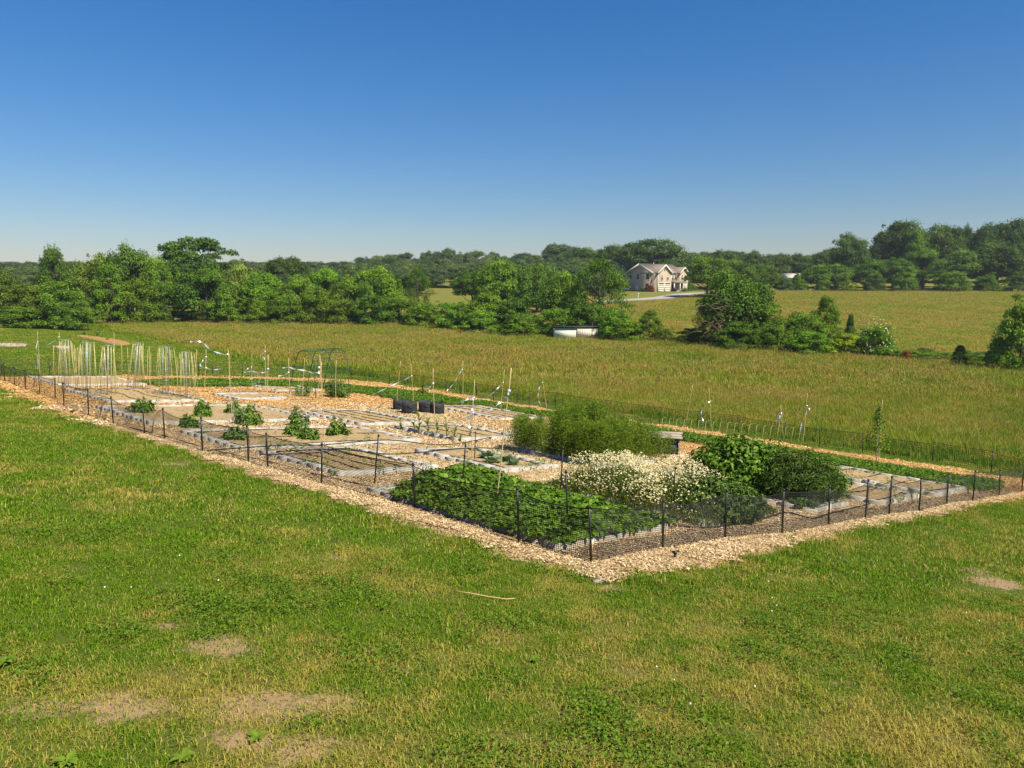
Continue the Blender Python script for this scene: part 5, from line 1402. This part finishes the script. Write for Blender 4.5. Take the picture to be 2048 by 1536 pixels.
# the wooded ridge beyond, one mass
def ridge():
    c = []; rot = []; scl = []; idx = []
    keys = [('oak', 0), ('oak', 1), ('oak', 2), ('round', 0), ('round', 1)]
    protos = []
    for k in keys:
        me = PROTO[k][0].copy(); me.materials.clear(); me.materials.append(RIDGE); protos.append(me)
    top = lambda u: np.interp(u, [-80, 0, 60, 150, 330, 470, 520, 600, 640, 700, 780, 830, 900, 960, 1020, 1100, 1180, 1260, 1400, 1500, 1700, 2150], [522, 523, 528, 524, 530, 534, 532, 534, 528, 520, 512, 516, 505, 504, 508, 503, 496, 492, 512, 508, 512, 500])
    for row, (d, dv) in enumerate([(330, 0), (300, 9), (275, 20)]):
        for u in np.arange(-80, 2150, 25):
            uu = u + rng.uniform(-10, 10); vt = top(uu) + dv + rng.normal(0, 6.5) + 5 * math.sin(uu * .021); tp = at_depth(uu, vt, d); zb = float(zt(tp.x, d)); H = max(6, tp.z - zb); Rw = rng.uniform(14, 34) * d / FPX
            if row == 2 and 1240 < uu < 1400: continue
            c.append((tp.x, d + rng.uniform(-6, 6), zb)); rot.append((0, 0, rng.uniform(0, 6.28))); scl.append((Rw * 2.1, Rw * 2.1, H / .95)); idx.append(rng.integers(0, 5))
    for u in np.arange(-90, 1230, 34):     # the wood between hedgerow and ridge
        for d, vt in ((160, 548), (200, 538), (240, 532)):
            uu = u + rng.uniform(-14, 14); 
            if 860 < uu < 960 and d > 150: continue
            tp = at_depth(uu, vt + rng.normal(0, 6), d); zb = float(zt(tp.x, d)); c.append((tp.x, d + rng.uniform(-8, 8), zb)); rot.append((0, 0, rng.uniform(0, 6.28))); Rw = rng.uniform(24, 36) * d / FPX
            scl.append((Rw * 2.1, Rw * 2.1, max(4, tp.z - zb) / .95)); idx.append(rng.integers(0, 5))
    o = scatter('far_woodland', protos, np.array(c), np.array(rot), np.array(scl), np.array(idx))
    tag(o, 'far dark wooded ridge closing the view along the horizon', 'woodland', kind='stuff')
mm, nt_, b_, l_ = newmat('ridge_leaf'); RIDGE = mm
oi_ = N(nt_, 'ShaderNodeObjectInfo')
l_.new(mixc(nt_, mixc(nt_, (.035, .07, .030), (.105, .160, .058), attr(nt_, 'tint')), mixc(nt_, (.65, .75, .8), (1.5, 1.35, .9), oi_.outputs['Random']), 1.0, 'MULTIPLY'), b_.inputs['Base Color']); b_.inputs['Roughness'].default_value = .7; b_.inputs['Specular IOR Level'].default_value = .15
ridge()

# ================================================================== HOUSE
def gable_roof(t, x0, x1, y0, y1, ze, zr, along, ov=.45, th=.22):
    """two sloping slabs over a box; along = axis of the ridge"""
    parts = []
    for sgn in (-1, 1):
        mb = MB()
        if along == 'x':
            ym = (y0 + y1) / 2; ye = y0 - ov if sgn < 0 else y1 + ov; sl = (zr - ze) / ((y1 - y0) / 2); zo = ze - sl * ov
            V = [[x0 - ov, ye, zo], [x1 + ov, ye, zo], [x1 + ov, ym, zr], [x0 - ov, ym, zr]]
        else:
            xm = (x0 + x1) / 2; xe = x0 - ov if sgn < 0 else x1 + ov; sl = (zr - ze) / ((x1 - x0) / 2); zo = ze - sl * ov
            V = [[xe, y0 - ov, zo], [xe, y1 + ov, zo], [xm, y1 + ov, zr], [xm, y0 - ov, zr]]
        V = np.array(V); U = V + np.array([0, 0, th])
        mb.add(np.concatenate([V, U]), [[0, 1, 2, 3], [7, 6, 5, 4], [0, 4, 5, 1], [1, 5, 6, 2], [2, 6, 7, 3], [3, 7, 4, 0]])
        parts.append(mb.build('roof', 'shingle', t))
    return parts

def gable_wall(t, x0, x1, y0, y1, z1, zr, along):
    mb = MB()
    if along == 'x':
        ym = (y0 + y1) / 2
        V = [[x0, y0, 0], [x1, y0, 0], [x1, y1, 0], [x0, y1, 0], [x0, y0, z1], [x1, y0, z1], [x1, y1, z1], [x0, y1, z1], [x0, ym, zr], [x1, ym, zr]]
        mb.add(V, [[0, 1, 5, 4], [1, 2, 6, 5], [2, 3, 7, 6], [3, 0, 4, 7]], [[4, 8, 7], [5, 6, 9]]).add(np.array(V)[[4, 5, 9, 8, 7, 6]], [[0, 1, 2, 3], [3, 2, 5, 4]])
    else:
        xm = (x0 + x1) / 2
        V = [[x0, y0, 0], [x1, y0, 0], [x1, y1, 0], [x0, y1, 0], [x0, y0, z1], [x1, y0, z1], [x1, y1, z1], [x0, y1, z1], [xm, y0, zr], [xm, y1, zr]]
        mb.add(V, [[0, 1, 5, 4], [1, 2, 6, 5], [2, 3, 7, 6], [3, 0, 4, 7]], [[4, 5, 8], [6, 7, 9]]).add(np.array(V)[[4, 7, 9, 8, 5, 6]], [[0, 3, 2, 1], [3, 4, 5, 2]])
    return mb.build('wall', 'siding', t)

def window(t, x, y, z, w_, h, face):
    """face 'f' looks to -y, 'l' looks to -x; the opening is a dark pane set into a proud frame with a sill and a mullion"""
    f_ = bpy.data.objects.new('window', None); COL.objects.link(f_); f_.parent = t; f_.location = (x, y, z)
    if face == 'l': f_.rotation_euler = (0, 0, -math.pi / 2)
    fw = .16
    for c, d in [((0, 0, h / 2 + fw / 2), (w_ + 2 * fw, .12, fw)), ((0, 0, -h / 2 - fw / 2), (w_ + 2 * fw, .12, fw)), ((-w_ / 2 - fw / 2, 0, 0), (fw, .12, h)), ((w_ / 2 + fw / 2, 0, 0), (fw, .12, h))]:
        MB().box(c, d).build('frame', 'trim', f_)
    MB().box((0, .01, 0), (w_, .05, h)).build('pane', 'window_glass', f_)
    MB().box((0, -.02, 0), (w_, .04, .06)).build('mullion', 'trim', f_)
    MB().box((0, -.06, -h / 2 - fw - .04), (w_ + 3 * fw, .16, .07)).build('sill', 'trim', f_)

def house():
    corner = gp(1311.5, 583.6); rz = R(40)
    t = thing('house', 'large beige two-storey house with gables and a double garage on the far hill', 'house', corner, rz=rz)
    # local: x to the right along the front, y backwards; corner at origin is the front left of the garage gable
    gable_wall(t, 0.0, 15.0, 1.2, 11.4, 5.75, 8.25, 'x')
    gable_roof(t, 0.0, 15.0, 1.2, 11.4, 5.75, 8.3, 'x')
    gable_wall(t, 0.35, 6.6, -.35, 6.0, 5.75, 7.85, 'y'); gable_roof(t, .35, 6.6, -.35, 6.0, 5.75, 7.9, 'y', .4)
    gable_wall(t, 11.0, 14.9, -.2, 5.0, 5.75, 7.25, 'y'); gable_roof(t, 11.0, 14.9, -.2, 5.0, 5.75, 7.3, 'y', .4)
    # rake and corner boards
    def rake(x0, x1, y, z1, zr, ov=.4):
        xm = (x0 + x1) / 2; sl = (zr - z1) / ((x1 - x0) / 2)
        for sg, xe in ((-1, x0 - ov), (1, x1 + ov)):
            a = np.array([xe, y, z1 - sl * ov]); b = np.array([xm, y, zr]); V = np.array([a - [0, 0, .32], b - [0, 0, .32], b + [0, 0, .26], a + [0, 0, .26]]); U = V + np.array([0, -.09, 0])
            MB().add(np.concatenate([V, U]), [[0, 1, 2, 3], [7, 6, 5, 4], [0, 4, 5, 1], [1, 5, 6, 2], [2, 6, 7, 3], [3, 7, 4, 0]]).build('rake_board', 'trim', t)
    rake(.35, 6.6, -.77, 5.75, 7.9); rake(11.0, 14.9, -.62, 5.75, 7.3)
    ym = 6.3; sl = 2.55 / 5.1
    for ye, zz in ((.75, 5.75 - sl * .45), (11.85, 5.75 - sl * .45)):
        a = np.array([-.47, ye, zz]); b = np.array([-.47, ym, 8.3]); V = np.array([a - [0, 0, .34], b - [0, 0, .34], b + [0, 0, .26], a + [0, 0, .26]]); U = V + np.array([-.1, 0, 0])
        MB().add(np.concatenate([V, U]), [[0, 3, 2, 1], [4, 5, 6, 7], [0, 1, 5, 4], [1, 2, 6, 5], [2, 3, 7, 6], [3, 0, 4, 7]]).build('rake_board', 'trim', t)
    for x, y in ((.33, -.37), (6.62, -.37), (-.02, 1.18), (14.92, -.22), (10.98, -.22), (-.02, 11.42)):
        MB().box((x, y, 2.85), (.18, .18, 5.7)).build('corner_board', 'trim', t)
    # left gable windows and door
    for y, z in ((9.9, 4.3), (7.0, 4.5), (3.2, 4.6), (9.9, 1.6), (3.3, 1.6)): window(t, -.05, y, z, 1.0, 1.45, 'l')
    d = MB().box((-.06, 7.3, 1.05), (.10, 1.0, 2.1)).build('door', 'white_paint', t); MB().box((-.14, 6.95, 1.05), (.07, .1, .1)).build('handle', 'galvanised', d)
    MB().box((-.05, 7.3, 2.2), (.16, 1.3, .14)).build('door_head', 'trim', t)
    # garage front
    for x in (1.95, 5.0):
        g = bpy.data.objects.new('garage_door', None); COL.objects.link(g); g.parent = t; g.location = (x, -.40, 0)
        for k in range(4): MB().box((0, 0, .3 + k * .58), (2.5, .08, .56)).build('panel', 'garage_panel', g)
        MB().box((0, -.03, 2.36), (2.3, .06, .24)).build('pane', 'window_glass', g)
        for sx in (-1.36, 1.36): MB().box((sx, -.01, 1.3), (.16, .12, 2.6)).build('jamb', 'trim', g)
        MB().box((0, -.01, 2.66), (2.9, .12, .18)).build('head', 'trim', g)
    for x in (2.25, 4.95): window(t, x, -.40, 4.3, .55, 1.5, 'f')
    MB().tube([(3.48, -.33, 6.55), (3.48, -.43, 6.55)], .34, 8).build('gable_vent', 'shingle', t)
    for x in (7.6, 9.4): window(t, x, 1.15, 4.35, .6, 1.5, 'f')
    for x in (12.1, 13.8): window(t, x, -.25, 4.35, .6, 1.5, 'f')
    for x in (12.1, 13.8): window(t, x, -.25, 1.5, .6, 1.6, 'f')
    # porch
    mb = MB(); V = np.array([[6.7, -1.6, 2.65], [12.8, -1.6, 2.65], [12.8, 1.19, 3.65], [6.7, 1.19, 3.65]]); U = V + np.array([0, 0, .2])
    pr = mb.add(np.concatenate([V, U]), [[0, 3, 2, 1], [4, 5, 6, 7], [0, 1, 5, 4], [1, 2, 6, 5], [2, 3, 7, 6], [3, 0, 4, 7]]).build('porch_roof', 'shingle', t)
    for x in (7.0, 9.8, 12.5): MB().box((x, -1.35, 1.35), (.24, .24, 2.62)).build('porch_column', 'white_paint', t)
    MB().box((9.7, -.2, .1), (6.0, 2.7, .2)).build('porch_floor', 'drive', t)
    d = MB().box((9.6, 1.15, 1.2), (1.1, .1, 2.1)).build('door', 'shed_roof', t); MB().box((9.9, 1.07, 1.2), (.1, .08, .1)).build('handle', 'galvanised', d)
    window(t, 7.9, 1.15, 1.5, .9, 1.5, 'f')
    MB().tube([(6.0, 6.0, 8.1), (6.0, 6.0, 8.9)], .1, 6).build('vent_pipe', 'trim', t)
    M = t.matrix_basis
    M = Matrix.Translation(corner) @ Matrix.Rotation(rz, 4, 'Z')
    # things standing by the house
    def put(x, y): v = M @ Vector((x, y, 0)); return Vector((v.x, v.y, float(zt(v.x, v.y))))
    def bush(x, y, r, h, hue, label):
        b = put(x, y); k = _tc[0] % 4; _tc[0] += 1; q_ = thing('bush', label, 'shrub', b, rz=random.uniform(0, 6)); cm, tm = PROTO[('shrub', k)]
        c = obj('crown', cm, q_); c.scale = (2.1 * r, 2.1 * r, h); c.color = (*HUE[hue], 1); x_ = obj('trunk', tm, q_); x_.scale = c.scale
    bush(-1.6, 1.2, 1.7, 2.4, 'maroon', 'maroon leaved bush at the corner of the house'); bush(-1.4, 4.2, .9, 1.1, 'dark', 'small dark bush left of the maroon one'); bush(11.2, -2.4, 1.5, 1.1, 'mid', 'low green bush before the porch'); bush(17, 0, 2.2, 3.0, 'mid', 'bush at the right end of the house')
    def bin_(x, y, mat, label, nm='wheeled_bin'):
        b = put(x, y); q_ = thing(nm, label, 'bin', b, rz=rz); mb = MB()
        V = [[-.28, -.32, .06], [.28, -.32, .06], [.28, .32, .06], [-.28, .32, .06], [-.36, -.4, 1.1], [.36, -.4, 1.1], [.36, .4, 1.1], [-.36, .4, 1.1]]
        mb.add(V, [[0, 3, 2, 1], [4, 5, 6, 7], [0, 1, 5, 4], [1, 2, 6, 5], [2, 3, 7, 6], [3, 0, 4, 7]]).build('body', mat, q_); MB().box((0, -.02, 1.14), (.8, .9, .08)).build('lid', mat, q_)
        for s in (-.3, .3): MB().tube([(s - .04, .34, .12), (s + .04, .34, .12)], .12, 8).build('wheel', 'black_plastic', q_)
    bin_(-1.6, 10.6, 'blue_plastic', 'blue wheeled bin at the left corner of the house'); bin_(-1.8, 9.4, 'blue_plastic', 'second blue wheeled bin, right of the first one'); bin_(6.9, -1.6, 'black_plastic', 'dark wheeled bin beside the garage doors')
    b = gp(1276, 597); q_ = thing('mailbox', 'white mailbox post beside the drive below the house', 'mailbox', b); MB().box((0, 0, .5), (.14, .14, 1.1)).build('post', 'white_paint', q_); MB().box((0, -.1, 1.15), (.26, .5, .3)).build('box', 'white_paint', q_)
house()

# white building far in the trees
b = at_depth(1583, 580, 243); zb = float(zt(b.x, b.y)); t = thing('far_building', 'low white building showing between the trees at the right', 'building', (b.x, b.y, zb), rz=.15)
gable_wall(t, -2.8, 2.8, -3, 3, 4.2, 5.4, 'x'); bpy.data.objects[t.children[0].name].data.materials[0] = MATS['white_paint']
for r_ in gable_roof(t, -2.8, 2.8, -3, 3, 4.2, 5.5, 'x', .3): r_.data.materials[0] = MATS['trim']
window(t, -2, -3.05, 2.6, 1.0, 1.2, 'f'); window(t, 2, -3.05, 2.6, 1.0, 1.2, 'f')

# ================================================================== MEADOW SHED
def shed():
    d = 100.0; a = at_depth(1107, 678, d); b = at_depth(1194, 678, d); w_ = b.x - a.x
    t = thing('shed', 'low pale shed with flat dark roof at the edge of the meadow', 'shed', ((a.x + b.x) / 2, d, float(zt((a.x + b.x) / 2, d))), rz=.06)
    h = at_depth(1150, 655, d).z - t.location.z
    MB().box((-w_ / 4 - .01, 0, h / 2), (w_ / 2 - .05, 2.4, h)).build('left_wall', 'shed_pale', t); MB().box((w_ / 4 + .01, -.06, h / 2), (w_ / 2 - .05, 2.5, h)).build('right_wall', 'shed_cream', t)
    for k in range(13): MB().box((.15 + k * (w_ / 2 - .25) / 12, -1.33, h / 2), (.035, .03, h - .02)).build('batten', 'shed_cream', t)
    MB().box((0, 0, h + .09), (w_ + .4, 2.8, .16)).build('roof', 'shed_roof', t)
    MB().box((0, -1.42, h + .13), (w_ + .42, .03, .10)).build('fascia', 'shed_roof', t)
    MB().box((w_ / 2 - .02, -1.3, h / 2), (.12, .12, h)).build('corner_post', 'shed_roof', t)
shed()

# ================================================================== FAR LAWN: mulch bed, stone rings, seedlings
MUL = [(93, 19.8), (86, 20.3), (80, 20.4), (74, 19.6), (70.5, 18.4), (69.5, 16.8), (74, 17.2), (80, 17.9), (88, 18.6)]
o = sheet('mulch_bed', MUL, .4, 'chip_bed', .16, seed=8); o['label'] = 'long pale mulch mound on the far mown lawn'
MUL2 = [(118, 13), (108, 16), (102, 14.8), (105, 12), (113, 9.5)]
o = sheet('mulch_bed', MUL2, .5, 'chip_bed', .03, seed=4); o['label'] = 'pale worn patch on the far lawn at left'
for i, (u, v, s, lab) in enumerate([(168, 671, .5, 'sapling at the far end of the mulch mound'), (195, 672, .9, 'pale flowered sapling on the mulch mound'), (215, 682, .35, 'tiny sapling in the middle of the mulch mound'), (57, 659, .8, 'sapling on the far lawn at left')]):
    leafy('sapling', lab, 'plant', gp(u, v), s * .4, s, 'weed_leaf', 8, 18, .16, .09, stem='dead_twig')
def stone_ring(u, v, r, n, label):
    b = gp(u, v); t = thing('stone_ring', label, 'fire pit', b)
    for k in range(n):
        a = 2 * math.pi * k / n; g = (math.cos(a) * r, math.sin(a) * r * .8); z = float(zt(b.x + g[0], b.y + g[1])) - b.z
        V = np.array([[-1, -1, -1], [1, -1, -1], [1, 1, -1], [-1, 1, -1], [-.8, -.8, 1], [.8, -.8, 1], [.8, .8, 1], [-.8, .8, 1]]) * np.array([.24, .16, .12]) * rng.uniform(.8, 1.25, (8, 1))
        cs, sn = math.cos(a + math.pi / 2), math.sin(a + math.pi / 2); V = V @ np.array([[cs, sn, 0], [-sn, cs, 0], [0, 0, 1]]) + np.array([g[0], g[1], z + .1])
        MB().add(V, [[0, 3, 2, 1], [4, 5, 6, 7], [0, 1, 5, 4], [1, 2, 6, 5], [2, 3, 7, 6], [3, 0, 4, 7]]).build('stone', 'stone', t)
stone_ring(22, 693, 1.0, 14, 'ring of brown stones on the lawn at the far left'); stone_ring(123, 698, .45, 8, 'small ring of stones behind the leftmost cage tower')

# ================================================================== THIN SUMMER HAZE
hz = MB().box((0, 1100, 10.5), (5200, 4020, 45)).build('haze', None)
m = bpy.data.materials.new('haze'); m.use_nodes = True; nt_ = m.node_tree; nt_.nodes.remove(nt_.nodes['Principled BSDF'])
pv = N(nt_, 'ShaderNodeVolumePrincipled'); pv.inputs['Color'].default_value = (.80, .88, 1.0, 1); pv.inputs['Density'].default_value = .00018; pv.inputs['Anisotropy'].default_value = .1
nt_.links.new(pv.outputs[0], nt_.nodes['Material Output'].inputs['Volume']); hz.data.materials.append(m)
tag(hz, 'thin pale summer haze over the fields', 'haze', kind='stuff')
